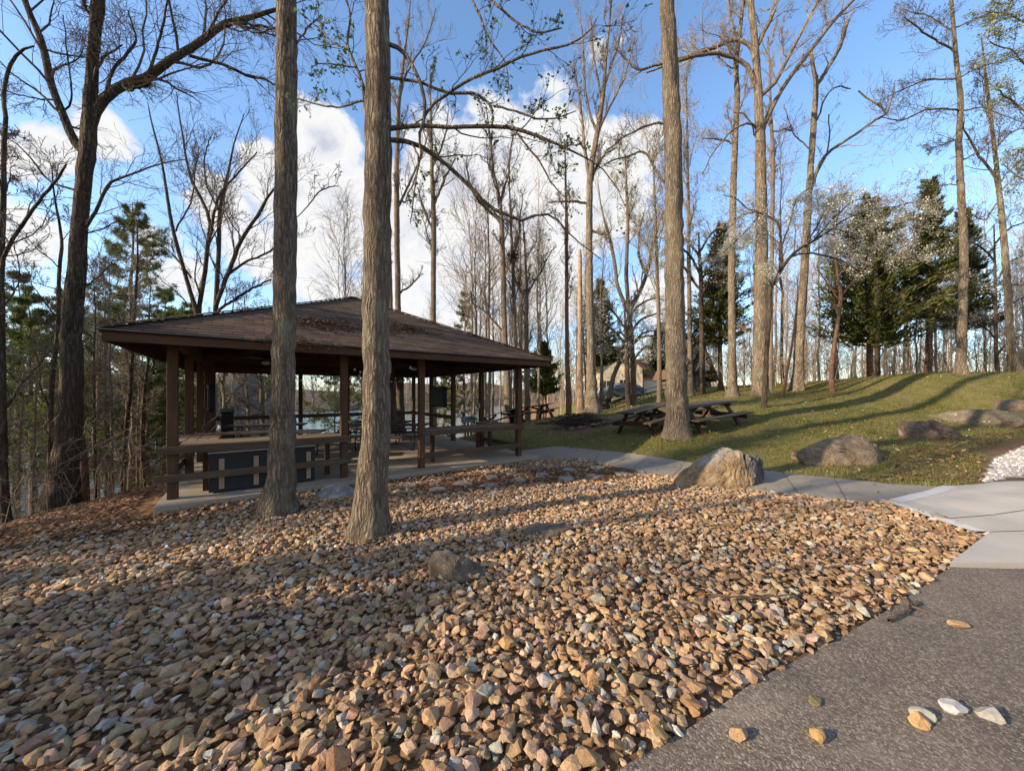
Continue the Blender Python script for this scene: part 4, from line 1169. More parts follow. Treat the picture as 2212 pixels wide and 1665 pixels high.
def trunk_tube(mb, P, R, sides, flare=.0, lobes=5, rough=.03, zb=None):
    N = len(P); a = np.arange(sides)*2*pi/sides
    s = np.r_[0, np.cumsum(np.linalg.norm(np.diff(P, axis=0), axis=1))]
    ph = rng.uniform(0, 6, 6)
    Rm = R[:, None]*(1+rough*np.sin(3*a+ph[0]+s[:, None]*1.1)+rough*.8*np.sin(5*a+ph[1]-s[:, None]*1.9)+rng.normal(0, rough*.35, (N, sides)))
    if flare:
        fl = np.exp(-s/(R[0]*1.5))[:, None]
        Rm = Rm*(1+flare*fl*(1+.45*np.sin(lobes*a+ph[2])))
    mb.tubes(P[None], Rm[None], sides)

def leaf_cards(tips, size, cols, per=2, spread=.03, up=False, jit=.25):
    T = np.repeat(tips, per, axis=0); n = len(T)
    T = T+rng.normal(0, spread, T.shape)
    s = rng.uniform(.6, 1.2, n)*size
    if up:
        q = np.array([[-1,-1,0],[1,-1,0],[1,1,0],[-1,1,0]])*.62; Rm = rots(n, .7)
    else:
        q = np.array([[0,-.5,0],[.55,0,.1],[0,1.0,.0],[-.55,0,.1]]); Rm = rots(n, 1.2)
    W = np.einsum('nij,vj->nvi', Rm, q)*s[:, None, None]+T[:, None]
    c = np.asarray(cols)[rng.integers(0, len(cols), n)]*rng.uniform(1-jit, 1+jit, (n, 1))
    return W, c

GREEN = np.array([[.10,.17,.03],[.14,.22,.045],[.07,.13,.03],[.18,.25,.06]])
PALEG = np.array([[.26,.31,.10],[.32,.35,.14],[.22,.27,.09],[.35,.33,.16]])
WHITE = np.array([[.80,.78,.70],[.84,.82,.76],[.74,.73,.60],[.66,.68,.50]])

def tree(label, Z, trunk, limbs=(), bark='bark_grey', tw='twig', name='bare_tree', group=None, ext=0., ext_k=7, rr=.42, auto=None,
         lev=((9,.2,1,.42,.75,.15),(7,.15,1,.5,.7,.12),(4,.15,1,.6,.7,.1)), leaves=None, sides=20, flare=.16, lean=0, rmin=.003, leaf_name='leaves', leaf_mat='leaf', ivy=False, curl=.19):
    tr = np.array(trunk, float)
    sec = lambda p_: 1/np.sqrt(1+((p_-1106)/F)**2)
    P = np.array([at(px, py, Z) for px, py, w in trunk]); R = tr[:, 2]/F*Z/2*sec(tr[:, 0])
    x0, y0 = P[0][:2]; zb = gz(x0, y0)
    P[0, 2] = zb-.06
    ok = np.r_[True, P[1:, 2] > zb+.1]; P = P[ok]; R = R[ok]
    if ext:
        d = nrm(P[-1]-P[max(0, len(P)-2)]); d = nrm(d+np.array([0,0,.6]))
        P = np.vstack([P, P[-1]+d*ext*.5+rng.normal(0, ext*.02, 3), P[-1]+d*ext]); R = np.r_[R, R[-1]*.65, R[-1]*.12]
    n = int(max(24, np.linalg.norm(P[-1]-P[0])*6)); n = min(n, 110)
    C = catmull(np.c_[P, R], n); Pc, Rc = C[:, :3], np.maximum(C[:, 3], .004)
    Pc[2:-1] += rng.normal(0, .006, (n-3, 3))*Rc[2:-1, None]*8
    root = thing(name, label, 'tree', (x0, y0, zb), group=group)
    off = np.array([x0, y0, zb])
    tm = MB(); trunk_tube(tm, Pc, Rc, sides, flare)
    LP_, LR_ = [], []
    for lb in limbs:
        sl = rng.uniform(-.5, .5); pts = []; rad = []
        px0 = lb[0][0]
        for q in lb:
            lat = abs(q[0]-px0)/F*Z
            z_ = Z+sl*lat*.8; pts.append(at(q[0], q[1], z_)); rad.append(q[2]/F*z_/2*sec(q[0]))
        c = catmull(np.c_[np.array(pts), rad], 18)
        c[1:, :3] += np.cumsum(rng.normal(0, .014, (17, 3)), 0)*Z/12
        LP_.append(c[:, :3]); LR_.append(np.maximum(c[:, 3], .004))
    if ext:
        a, b = spawn(Pc[None], Rc[None], ext_k, 1-ext/np.linalg.norm(P[-1]-P[0])*1.0, .98, ext*.55, .75, .3, 18, .1, .55)
        LP_ += list(a); LR_ += list(b)
    if auto:
        for au in (auto if isinstance(auto[0], (tuple, list)) else [auto]):
            k, t0, t1, L, ang, up = au
            a, b = spawn(Pc[None], Rc[None], k, t0, t1, L, ang, up, 18, .13, .42, .005)
            LP_ += list(a); LR_ += list(b)
    crown = MB(); tips = None
    if LP_:
        cp, cr = np.array(LP_), np.array(LR_)
        v = 8; tm.tubes(cp, cr, v)
        for li, (k, t0, t1, fac, ang, up) in enumerate(lev):
            cp, cr = spawn(cp, cr, k, t0, t1, np.minimum(plen(cp)*fac, 3.2), ang, up, 9 if li == 0 else 7, curl, rr, rmin)
            crown.tubes(cp, cr, 5 if li == 0 else 3)
            tips = cp
    tm.build('trunk', M[bark], root, smooth=True, offset=off)
    if crown.n: crown.build('crown', M[tw], root, offset=off)
    if leaves and tips is not None:
        frac, size, cols, per, spread, up = leaves
        tp = tips[:, 2:].reshape(-1, 3); tp = tp[rng.uniform(0, 1, len(tp)) < frac]
        W, c = leaf_cards(tp, size, cols, per, spread, up)
        lm_ = MB(); lm_.quads(W, c); lm_.build(leaf_name, M[leaf_mat], root, offset=off, color=True)
    return root

# ---- the two trunks before the pavilion
LV1 = ((6,.3,1,.36,.8,.12),(5,.2,1,.5,.75,.1),(3,.2,1,.5,.75,.08))
tree('straight grey trunk standing in gravel at the pavilion corner, left of the nearest trunk', 5.57,
     [(598,1098,80),(606,1040,64),(611,960,58),(614,800,52),(617,400,50),(620,0,45),(622,-300,42)],
     [[(640,470,2),(700,415,3),(737,410,2)],[(598,60,4),(560,75,4),(500,55,3)],[(640,95,5),(660,60,4),(690,30,3)]], 'bark_grey', sides=48, flare=.3, ext=9,
     leaves=(.05,.035,GREEN,1,.02,False), lev=((5,.3,1,.5,.8,.12),(4,.2,1,.5,.75,.1),(3,.2,1,.5,.75,.08)))
tree('nearest trunk, grey and furrowed, with long dark drooping limbs and new green leaves', 4.55,
     [(797,1150,88),(800,1095,72),(808,1000,65),(812,900,61),(812,700,58),(815,500,60),(818,300,58),(817,100,54),(815,0,52),(815,-250,46)],
     [[(840,278,11),(900,272,9),(980,277,8),(1060,275,8),(1110,280,8),(1165,300,7),(1200,313,5),(1290,360,3),(1340,420,2)],
      [(840,302,11),(895,312,10),(950,345,9),(1010,400,9),(1060,450,8),(1110,473,7),(1135,481,7),(1160,470,5),(1195,472,4),(1240,520,3),(1300,565,2)],
      [(838,95,10),(870,115,9),(896,164,8),(910,217,8),(912,266,7),(903,301,6),(905,340,4),(890,400,3),(872,445,2)],
      [(912,261,6),(936,226,6),(1003,177,6),(1060,153,6),(1136,124,5),(1180,111,5),(1229,100,4),(1269,78,3),(1290,40,2)],
      [(843,168,7),(896,177,6),(958,195,6),(1020,199,6),(1056,222,6),(1067,252,6),(1064,272,5)],
      [(1067,230,5),(1114,241,4),(1153,257,4),(1202,257,3),(1242,241,2)],
      [(812,262,10),(792,250,9),(788,213,8),(783,177,7),(772,146,7),(755,106,6),(752,80,6),(757,35,5),(746,-10,4)],
      [(790,217,5),(763,221,5),(737,228,4),(700,225,4),(640,208,3)],
      [(1010,-30,5),(1038,40,5),(1056,84,4),(1091,133,3),(1100,190,2)],[(1040,-20,5),(1091,35,5),(1127,62,4),(1162,75,4),(1215,66,3)],
      [(890,312,4),(905,350,4),(890,440,3),(885,480,2)],[(1115,285,4),(1160,340,4),(1200,400,3),(1235,430,2)],[(1165,300,4),(1220,320,3),(1265,320,2)],
      [(755,106,4),(720,90,4),(690,60,3),(660,30,2)],[(772,146,3),(720,140,3),(680,150,2)]],
     'bark_grey', 'twig_dark', sides=56, flare=.3, ext=8, lev=((7,.15,1,.32,.8,.1),(5,.2,1,.5,.75,.1),(3,.2,1,.55,.75,.08)), leaves=(.12,.033,GREEN,1,.02,False), rmin=.0022)
tree('broad grey trunk rising from the lawn in front of the picnic tables', 10.2,
     [(1463,948,66),(1463,925,54),(1462,880,48),(1460,800,44),(1457,600,42),(1455,400,39),(1450,200,37),(1443,50,33),(1440,0,32),(1436,-200,29)],
     [[(1432,137,6),(1379,153,5),(1348,124,4),(1331,97,3)],[(1440,266,6),(1410,268,5),(1366,288,4),(1313,332,3)],[(1445,407,6),(1419,372,6),(1388,325,5),(1348,332,4),(1300,345,3)]],
     'bark_grey', 'twig', sides=36, ext=10, ext_k=9)
# ---- the big forked tree at left and its neighbours
tree('big dark forked tree on the left bank with a long limb reaching over the pavilion', 7.3,
     [(130,1090,96),(138,1020,72),(148,940,62),(153,850,56),(156,700,50),(165,600,45),(172,500,40),(180,400,38),(190,310,40),(196,180,31),(203,90,28),(212,0,34),(222,-160,28)],
     [[(183,330,30),(157,301,26),(133,248,24),(106,186,22),(89,115,21),(66,44,19),(49,0,18),(20,-120,15)],
      [(196,270,30),(208,239,27),(230,208,26),(266,182,24),(319,164,22),(354,137,20),(399,115,18),(443,86,17),(487,55,15),(532,44,12),(589,29,9),(640,10,5)],
      [(408,120,9),(474,131,8),(532,153,7),(571,160,5),(620,190,3)],[(319,164,8),(337,102,7),(354,44,6),(360,-20,4)],[(225,212,10),(230,199,9),(248,146,8),(284,106,7),(292,75,5),(275,20,3)],
      [(266,182,10),(275,193,9),(318,191,8),(332,190,7)],[(176,500,11),(190,487,10),(213,447,9),(235,399,8),(266,385,6),(337,361,4),(400,350,2)],
      [(196,220,9),(215,130,8),(240,110,6),(260,88,4)],[(210,50,7),(196,35,9),(188,15,10)],[(487,55,7),(540,55,6),(600,60,4)],[(160,410,8),(110,390,6),(60,330,5),(20,300,3)],
      [(172,505,5),(215,500,4),(256,482,3),(300,490,2)],[(150,640,5),(200,600,4),(240,560,3)],[(443,86,7),(480,20,5),(500,-40,3)],[(120,215,6),(60,215,4),(0,205,3)],[(133,248,6),(150,200,5),(140,100,4),(130,20,3)]],
     'bark_dark', 'twig', sides=36, flare=.2, ext=6, lev=((11,.12,1,.50,.85,.06),(8,.12,1,.58,.8,.04),(4,.15,1,.6,.75,.03)), rmin=.0028, curl=.17)
tree('thin dark tree at the left edge, its trunk kinked and forked low', 6.1,
     [(14,1128,34),(8,1040,26),(4,900,22),(3,738,20),(2,576,17),(7,443,15),(9,310,13),(13,248,12),(7,213,11),(20,146,10),(44,111,8),(73,100,5)],
     [[(4,590,13),(15,545,12),(53,496,11),(97,443,9),(133,399,8),(157,361,5)],[(9,290,5),(35,295,4),(60,305,3)]],
     'bark_dark', 'twig', sides=20, lev=((8,.1,1,.38,.85,.1),(5,.15,1,.5,.8,.1),(3,.2,1,.55,.75,.08)), rmin=.0038, auto=(9,.15,.8,1.3,.9,.15))
tree('thin leaning stem close behind the big forked tree', 8.4, [(108,1045,16),(109,930,14),(112,826,13),(124,720,11),(128,590,10),(133,518,8),(117,420,5),(112,360,3)], [], 'bark_dark', 'twig', auto=(12,.15,.98,1.3,.9,.1), sides=12)
tree('short reddish trunk against the base of the big forked tree', 7.9, [(184,1072,24),(181,1000,20),(176,940,16),(172,860,10),(170,800,5)], [], 'bark_red', 'twig', auto=(8,.3,.98,.8,.9,.1), sides=12)
# ---- many-stemmed tree behind the pavilion roof
tree('bare spreading tree with several stems fanning out behind the left roof', 16.5,
     [(452,1010,26),(440,860,22),(428,730,16),(425,678,12),(399,589,10),(372,487,9),(350,354,6),(328,266,4),(319,221,2)],
     [[(436,760,13),(427,678,12),(447,532,11),(452,465,9),(412,377,7),(390,266,4),(380,200,2)],[(447,850,18),(462,740,15),(467,673,13),(470,532,11),(470,452,10),(487,377,7),(500,310,4),(520,240,2)],
      [(467,660,11),(492,594,11),(523,523,10),(554,478,8),(589,425,6),(640,370,3)],[(492,594,8),(530,565,6),(575,545,5),(640,500,3)],[(447,532,8),(470,430,7),(500,390,5),(560,330,3)],[(466,680,8),(520,640,6),(580,600,4)],
      [(412,600,5),(360,540,4),(310,520,3)],[(380,500,5),(420,430,4),(440,340,3)],[(470,452,5),(440,380,4),(450,300,3)]],
     'bark_dark', 'twig', sides=14, lev=((11,.12,1,.38,.7,.25),(8,.15,1,.52,.65,.2),(4,.15,1,.6,.65,.15)), rmin=.0055)
# ---- trunks along the lake behind the pavilion
UP = ((9,.15,1,.38,.6,.3),(7,.15,1,.52,.6,.25),(4,.15,1,.6,.6,.2))
tree('tall trunk rising just right of the nearest trunk, behind the roof', 17.0, [(866,915,24),(863,800,17),(860,673,13),(857,443,12),(859,266,10),(864,200,8),(872,130,6),(882,50,4),(888,-20,2)], [[(861,222,5),(880,160,4),(920,90,3),(940,20,2)],[(858,450,6),(880,400,5),(905,330,4),(920,280,2)],[(860,640,5),(890,615,4),(915,590,3)]], 'bark_thin', 'twig_light', lev=UP, auto=(10,.5,.98,1.8,.6,.3), sides=14, rmin=.005)
tree('pale trunk standing at the water just left of the tall trunk behind the roof', 16.0, [(852,908,17),(848,830,14),(845,700,10),(842,560,8),(838,430,5),(835,330,2)], [], 'bark_thin', 'twig_light', lev=UP, auto=(9,.5,.98,1.5,.6,.3), sides=12, rmin=.005)
tree('straight bare tree behind the middle of the right roof slope', 18.5, [(936,908,16),(936,691,12),(937,487,11),(934,400,9),(932,310,7),(930,220,4),(928,150,2)], [[(938,440,7),(960,395,5),(985,350,3)],[(937,500,6),(915,450,5),(900,400,3)],[(934,360,5),(955,300,4),(962,240,2)]], 'bark_thin', 'twig', lev=UP, auto=(12,.45,.98,1.8,.65,.3), sides=14, rmin=.0055)
tree('dark tree forking left behind the right end of the roof', 19.5, [(1099,884,20),(1096,800,14),(1091,737,12),(1085,532,11),(1080,443,9),(1065,368,7),(1060,310,5),(1050,230,2)], [[(1080,480,8),(1038,434,7),(1012,399,5),(1003,350,3)],[(1080,440,6),(1100,370,5),(1110,300,3)],[(1092,720,5),(1060,680,4),(1020,650,3)]], 'bark_thin', 'twig', lev=UP, auto=(12,.45,.98,1.9,.65,.3), sides=14, rmin=.0055)
t_nest = tree('slim tree holding a dark squirrel nest high in its fork', 20.5, [(1116,880,15),(1113,737,9),(1110,640,8),(1107,558,7),(1103,470,5),(1100,380,2)], [[(1108,560,5),(1120,500,4),(1130,420,2)]], 'bark_thin', 'twig', lev=UP, auto=(12,.4,.98,1.8,.6,.3), sides=12, rmin=.0055)
nb = MB(); p = at(1107, 556, 20.5); n = 160
for k in range(n):
    c = rng.normal(0, .13, 3); d = nrm(rng.normal(size=3))*.2; nb.tubes(np.array([[c-d, c+d*.2+rng.normal(0,.02,3), c+d]]), np.array([[.012,.012,.008]]), 4)
o = nb.build('nest', M['nest']); o.location = p; tag(o, 'dark ball of twigs lodged in a slim tree behind the roof', 'nest')
tree('slender dark trunk just right of the roof corner', 21.0, [(1140,880,12),(1138,737,8),(1138,640,7),(1135,560,4),(1130,480,2)], [[(1138,640,5),(1165,590,4),(1185,540,2)],[(1138,660,5),(1110,600,4),(1085,570,3)]], 'bark_thin', 'twig', lev=UP, auto=(10,.35,.98,1.6,.65,.3), sides=12, rmin=.0055)
tree('straight reddish trunk standing alone right of the roof corner', 21.0, [(1229,880,13),(1225,737,9),(1224,600,8),(1224,487,7),(1222,400,5),(1220,300,2)], [], 'bark_red', 'twig', lev=UP, auto=(14,.4,.98,1.7,.7,.25), sides=12, rmin=.0055)
tree('barkless pale orange dead trunk, its top broken off', 18.5, [(1254,884,18),(1253,800,13),(1253,737,11),(1253,640,10),(1253,560,8),(1252,540,6)], [], 'bark_snag', 'twig_light', name='dead_tree', sides=14)
tree('tall trunk with mossy patches at the lawn edge, its upper limbs sunlit', 17.0, [(1280,882,40),(1279,850,26),(1276,737,18),(1273,560,15),(1273,443,14),(1275,381,13),(1286,310,12),(1297,248,10),(1304,190,9),(1308,133,7),(1317,44,5),(1322,-30,3)],
     [[(1274,385,9),(1262,320,7),(1255,250,5),(1240,150,3)],[(1272,440,6),(1240,430,5),(1180,430,3)],[(1275,400,6),(1300,345,5),(1335,320,3)],[(1273,500,6),(1297,500,6),(1310,515,5)],[(1286,310,7),(1310,250,6),(1350,170,4),(1370,90,2)],[(1290,290,6),(1270,220,5),(1262,120,4),(1255,40,2)],[(1304,190,6),(1330,110,5),(1345,30,3)],[(1300,220,5),(1285,140,4),(1280,50,3)]],
     'bark_tan', 'twig_light', lev=((10,.15,1,.38,.6,.3),(7,.15,1,.52,.6,.25),(4,.15,1,.6,.6,.2)), auto=(8,.55,.98,1.8,.55,.4), sides=18, rmin=.005)
tree('budding tree with three stems parting above the white dogwood', 24.0, [(1370,858,14),(1366,760,11),(1362,711,11),(1358,661,9),(1353,592,9),(1356,485,7),(1353,405,5),(1350,330,2)],
     [[(1360,690,10),(1353,661,9),(1337,618,8),(1324,533,7),(1303,459,4),(1290,390,2)],[(1362,680,10),(1366,658,10),(1385,618,9),(1401,565,8),(1409,525,7),(1417,499,5),(1440,440,3)],[(1393,590,6),(1380,560,5),(1376,520,4),(1390,450,2)]],
     'bark_thin', 'twig_light', name='budding_tree', lev=UP, leaves=(.35,.042,PALEG,1,.28,False), leaf_name='buds', auto=(8,.6,.98,2.6,.6,.3), sides=14, rmin=.0065)
tree('leaning trunk crossing before the blue-grey car', 23.0, [(1309,868,13),(1325,815,10),(1340,778,9),(1352,735,8),(1360,690,6),(1364,640,3)], [[(1345,765,6),(1390,730,5),(1430,722,3)]], 'bark_thin', 'twig_light', auto=(8,.4,.98,1.6,.7,.2), sides=14, rmin=.006)
# ---- trees on the lawn at right
tree('massive sunlit oak with pale arching limbs on the lawn crest', 16.0,
     [(1641,862,46),(1641,840,36),(1643,737,33),(1645,532,29),(1643,354,24),(1639,221,19),(1632,111,16),(1621,0,14),(1612,-120,9),(1608,-220,4)],
     [[(1630,130,11),(1621,102,10),(1595,86,9),(1564,89,9),(1519,106,8),(1475,122,7),(1420,140,3)],[(1636,190,12),(1623,164,11),(1608,137,10),(1577,122,9),(1541,115,8),(1475,128,7),(1400,155,3)],
      [(1640,225,11),(1645,208,11),(1674,177,10),(1705,124,9),(1732,75,8),(1772,4,7),(1800,-60,3)],[(1643,300,14),(1652,261,13),(1674,217,12),(1705,168,11),(1750,106,10),(1794,49,9),(1843,0,8),(1890,-60,3)],
      [(1636,100,11),(1643,89,11),(1661,53,11),(1681,0,10),(1700,-80,5)],[(1638,300,6),(1630,275,6),(1603,270,5),(1564,301,4),(1519,372,3)],[(1788,55,5),(1782,25,4),(1780,-20,3)],[(1643,310,4),(1610,255,3),(1580,250,2)],[(1700,130,4),(1690,90,3),(1695,40,2)],[(1640,455,5),(1600,470,4),(1560,500,3)]],
     'bark_tan', 'twig_light', name='oak_tree', sides=28, lev=((10,.15,1,.36,.75,.2),(7,.15,1,.52,.7,.15),(4,.15,1,.6,.7,.12)), rmin=.0046)
tree('lichen-spotted straight trunk left of the massive oak', 16.5, [(1583,862,34),(1582,830,23),(1581,737,17),(1581,532,16),(1586,354,14),(1592,221,12),(1590,155,11),(1595,89,10),(1603,22,8),(1606,-80,3)],
     [[(1583,310,5),(1560,300,4),(1520,297,3)],[(1595,100,6),(1580,50,5),(1570,0,3)],[(1600,40,5),(1620,-20,3)],[(1592,150,4),(1565,140,3),(1540,100,2)]], 'bark_tan', 'twig_light', sides=20, lev=UP, auto=(9,.55,.98,2.,.65,.3), rmin=.005)
tree('slim grey trunk close behind the massive oak', 18.5, [(1663,850,15),(1665,737,10),(1668,487,9),(1670,354,9),(1665,244,7),(1662,150,4),(1660,80,2)], [[(1671,284,4),(1695,285,4),(1702,284,3)]], 'bark_thin', 'twig_light', sides=14, lev=UP, auto=(10,.5,.98,1.7,.65,.3), rmin=.005)
tree('broken-topped tree right of the oak with one long snapped side limb', 18.0, [(1721,848,34),(1724,800,25),(1727,737,22),(1741,532,18),(1750,377,15),(1758,266,14),(1763,180,12),(1758,155,10),(1752,111,7)],
     [[(1763,185,10),(1776,168,10),(1803,124,10),(1829,53,9)],[(1757,400,10),(1763,368,9),(1794,328,8),(1852,292,7),(1887,266,7),(1914,248,6),(1900,235,5),(1856,199,4)],[(1758,270,5),(1790,200,4),(1830,196,3)],[(1750,400,5),(1790,330,4),(1795,250,3)],[(1914,248,4),(1925,220,3),(1935,180,2)],[(1755,330,4),(1720,290,3),(1700,220,2)]],
     'bark_tan', 'twig_light', sides=20, lev=((7,.3,1,.35,.75,.15),(4,.2,1,.5,.7,.15),(3,.2,1,.55,.7,.12)), rmin=.005)
tree('tall straight tree with flat layered limbs before the right-hand cedars', 15.2, [(2077,812,38),(2076,790,28),(2078,737,24),(2082,532,21),(2075,399,18),(2071,310,16),(2075,221,14),(2066,133,12),(2055,0,9),(2048,-120,4)],
     [[(2066,170,6),(2007,171,5),(1953,190,4),(1900,215,2)],[(2071,239,6),(1998,239,5),(1953,257,4),(1900,250,2)],[(2066,120,6),(2055,104,6),(2007,80,5),(1953,40,3)],[(2068,170,5),(2110,150,4),(2160,130,3),(2230,110,2)],[(2074,240,5),(2130,235,4),(2170,250,3),(2230,260,2)],[(2062,70,5),(2020,40,4),(1960,20,2)],[(2060,60,5),(2110,40,4),(2170,30,3)],[(2074,300,5),(2040,310,4),(1990,330,2)],[(2071,350,4),(2110,330,4),(2150,300,2)],[(2077,400,4),(2030,400,3),(1990,415,2)]],
     'bark_grey', 'twig', sides=22, lev=((12,.12,1,.38,.85,.08),(8,.12,1,.52,.8,.08),(4,.15,1,.6,.75,.08)), leaves=(.10,.035,PALEG,1,.05,False), rmin=.0045)
tree('tall forked tree near the right edge of the view', 15.8, [(2197,812,34),(2190,770,24),(2184,737,20),(2170,532,17),(2157,399,13),(2144,288,10),(2131,177,7),(2120,80,3)],
     [[(2160,420,9),(2148,381,8),(2117,337,7),(2086,288,5),(2070,240,2)],[(2160,430,6),(2130,470,4),(2095,455,3)],[(2150,320,5),(2190,290,4),(2240,280,3)]],
     'bark_tan', 'twig', sides=20, lev=((9,.15,1,.36,.8,.1),(5,.15,1,.5,.75,.1),(3,.2,1,.55,.75,.08)), auto=(9,.5,.98,2.,.7,.2), rmin=.0048, leaves=(.12,.04,PALEG,2,.08,False))
tree('tree at the extreme right edge hung with fresh pale green leaves', 13.0, [(2262,830,24),(2255,600,18),(2250,300,14),(2240,100,10),(2230,-50,6)],
     [[(2250,300,8),(2200,230,6),(2150,190,4)],[(2245,180,7),(2190,110,5),(2140,80,3)],[(2240,60,7),(2180,30,5),(2130,20,3)],[(2252,420,7),(2210,380,5),(2170,350,3)]], 'bark_thin', 'twig', name='budding_tree', lev=((9,.15,1,.36,.8,.1),(6,.15,1,.5,.75,.1),(3,.2,1,.55,.75,.08)), leaves=(.6,.045,PALEG,2,.08,False), leaf_name='buds', rmin=.0045)
tree('knotty small dead tree on the lawn before the big cedar', 15.5, [(1798,838,15),(1796,800,11),(1803,740,10),(1807,714,9),(1816,645,9),(1812,610,7),(1806,570,4),(1800,530,2)], [[(1814,650,5),(1790,610,4),(1770,570,2)],[(1816,640,5),(1850,600,4),(1870,550,2)],[(1810,600,4),(1830,560,3),(1828,500,2)]], 'bark_red', 'twig', name='dead_tree', sides=12, lev=((6,.2,1,.4,.8,.1),(4,.2,1,.5,.75,.1)), rmin=.005)
tree('thin leaning sapling between the oak and the broken-topped tree', 15.5, [(1691,852,8),(1700,800,7),(1709,757,6),(1715,714,5),(1722,650,3),(1724,600,2)], [], 'bark_red', 'twig', name='sapling', auto=(9,.4,.98,.9,.8,.1), sides=10, lev=((5,.2,1,.45,.8,.1),(3,.2,1,.5,.75,.1)), rmin=.004)

tree('slim budding tree left of the grey lawn trunk, misted pale green', 20.0, [(1424,858,12),(1424,740,9),(1420,600,8),(1416,480,6),(1412,380,4),(1410,320,2)], [], 'bark_thin', 'twig_pale', name='budding_tree', auto=(12,.35,.98,3.2,.6,.25), sides=12, lev=UP, leaves=(.14,.045,PALEG,1,.2,False), leaf_name='buds', rmin=.005)
tree('tall budding tree between the grey lawn trunk and the lichen-spotted trunk', 22.0, [(1492,850,14),(1490,740,10),(1488,560,9),(1486,400,7),(1484,260,4),(1482,150,2)], [], 'bark_thin', 'twig_pale', name='budding_tree', auto=(14,.4,.98,3.6,.55,.3), sides=12, lev=UP, leaves=(.12,.05,PALEG,1,.25,False), leaf_name='buds', rmin=.005)
# ---- dogwoods
DW = ((9,.15,1,.38,.9,.02),(7,.15,1,.5,.85,.02),(3,.2,1,.6,.8,.03))
tree('white-flowering dogwood forking low in front of the massive oak', 13.0, [(1649,886,15),(1652,840,12),(1656,760,11),(1662,680,11),(1663,613,10)],
     [[(1663,625,10),(1672,611,10),(1698,567,9),(1729,533,8),(1781,504,6),(1830,470,4),(1880,450,3),(1940,440,2)],[(1663,625,7),(1661,600,6),(1662,570,5)],[(1690,575,7),(1689,540,6),(1685,493,5),(1672,475,5),(1623,458,4),(1591,435,3),(1560,430,2)],
      [(1705,556,6),(1744,547,5),(1800,556,4),(1850,575,2)],[(1689,530,4),(1705,470,4),(1720,430,3),(1750,400,2)],[(1760,515,5),(1800,465,4),(1850,430,3),(1900,430,2)],[(1781,504,4),(1840,510,3),(1910,520,2)],[(1640,465,3),(1610,500,3),(1570,540,2)],[(1740,535,4),(1790,440,3),(1830,415,2)]],
     'bark_dark', 'twig', name='dogwood', lev=DW, leaves=(.36,.029,WHITE,5,.06,True), leaf_name='blossom', leaf_mat='blossom', sides=14, rmin=.0035)
def dogwood(label, Z, px, py, wp, spread):
    lim = []
    for k in range(7):
        s = (-1)**k; y = py+wp*(.18*k-.5)
        lim.append([(px, y+40, 6), (px+s*spread*.35, y, 5), (px+s*spread*.7, y-14, 3), (px+s*spread*rng.uniform(.85,1.1), y-8, 2)])
    return tree(label, Z, [(px+6, 862, 13), (px+2, py+wp*.7, 10), (px, py+20, 8), (px-3, py-wp*.5, 3)], lim, 'bark_dark', 'twig', name='dogwood', lev=DW, leaves=(.34,.037*Z/20,WHITE,5,.09,True), leaf_name='blossom', leaf_mat='blossom', sides=12, rmin=.006)
dogwood('white-flowering dogwood in front of the cream house', 21.5, 1352, 705, 100, 90)
dogwood('white-flowering dogwood left of the lichen-spotted trunk', 22.0, 1512, 548, 90, 85)
dogwood('white-flowering dogwood standing among the three cedars', 18.0, 1890, 505, 110, 120)
dogwood('white-flowering dogwood by the right edge of the view', 17.5, 2150, 600, 230, 110)
dogwood('white-flowering dogwood with low hanging bloom right of the grey lawn trunk', 24.0, 1493, 735, 90, 60)

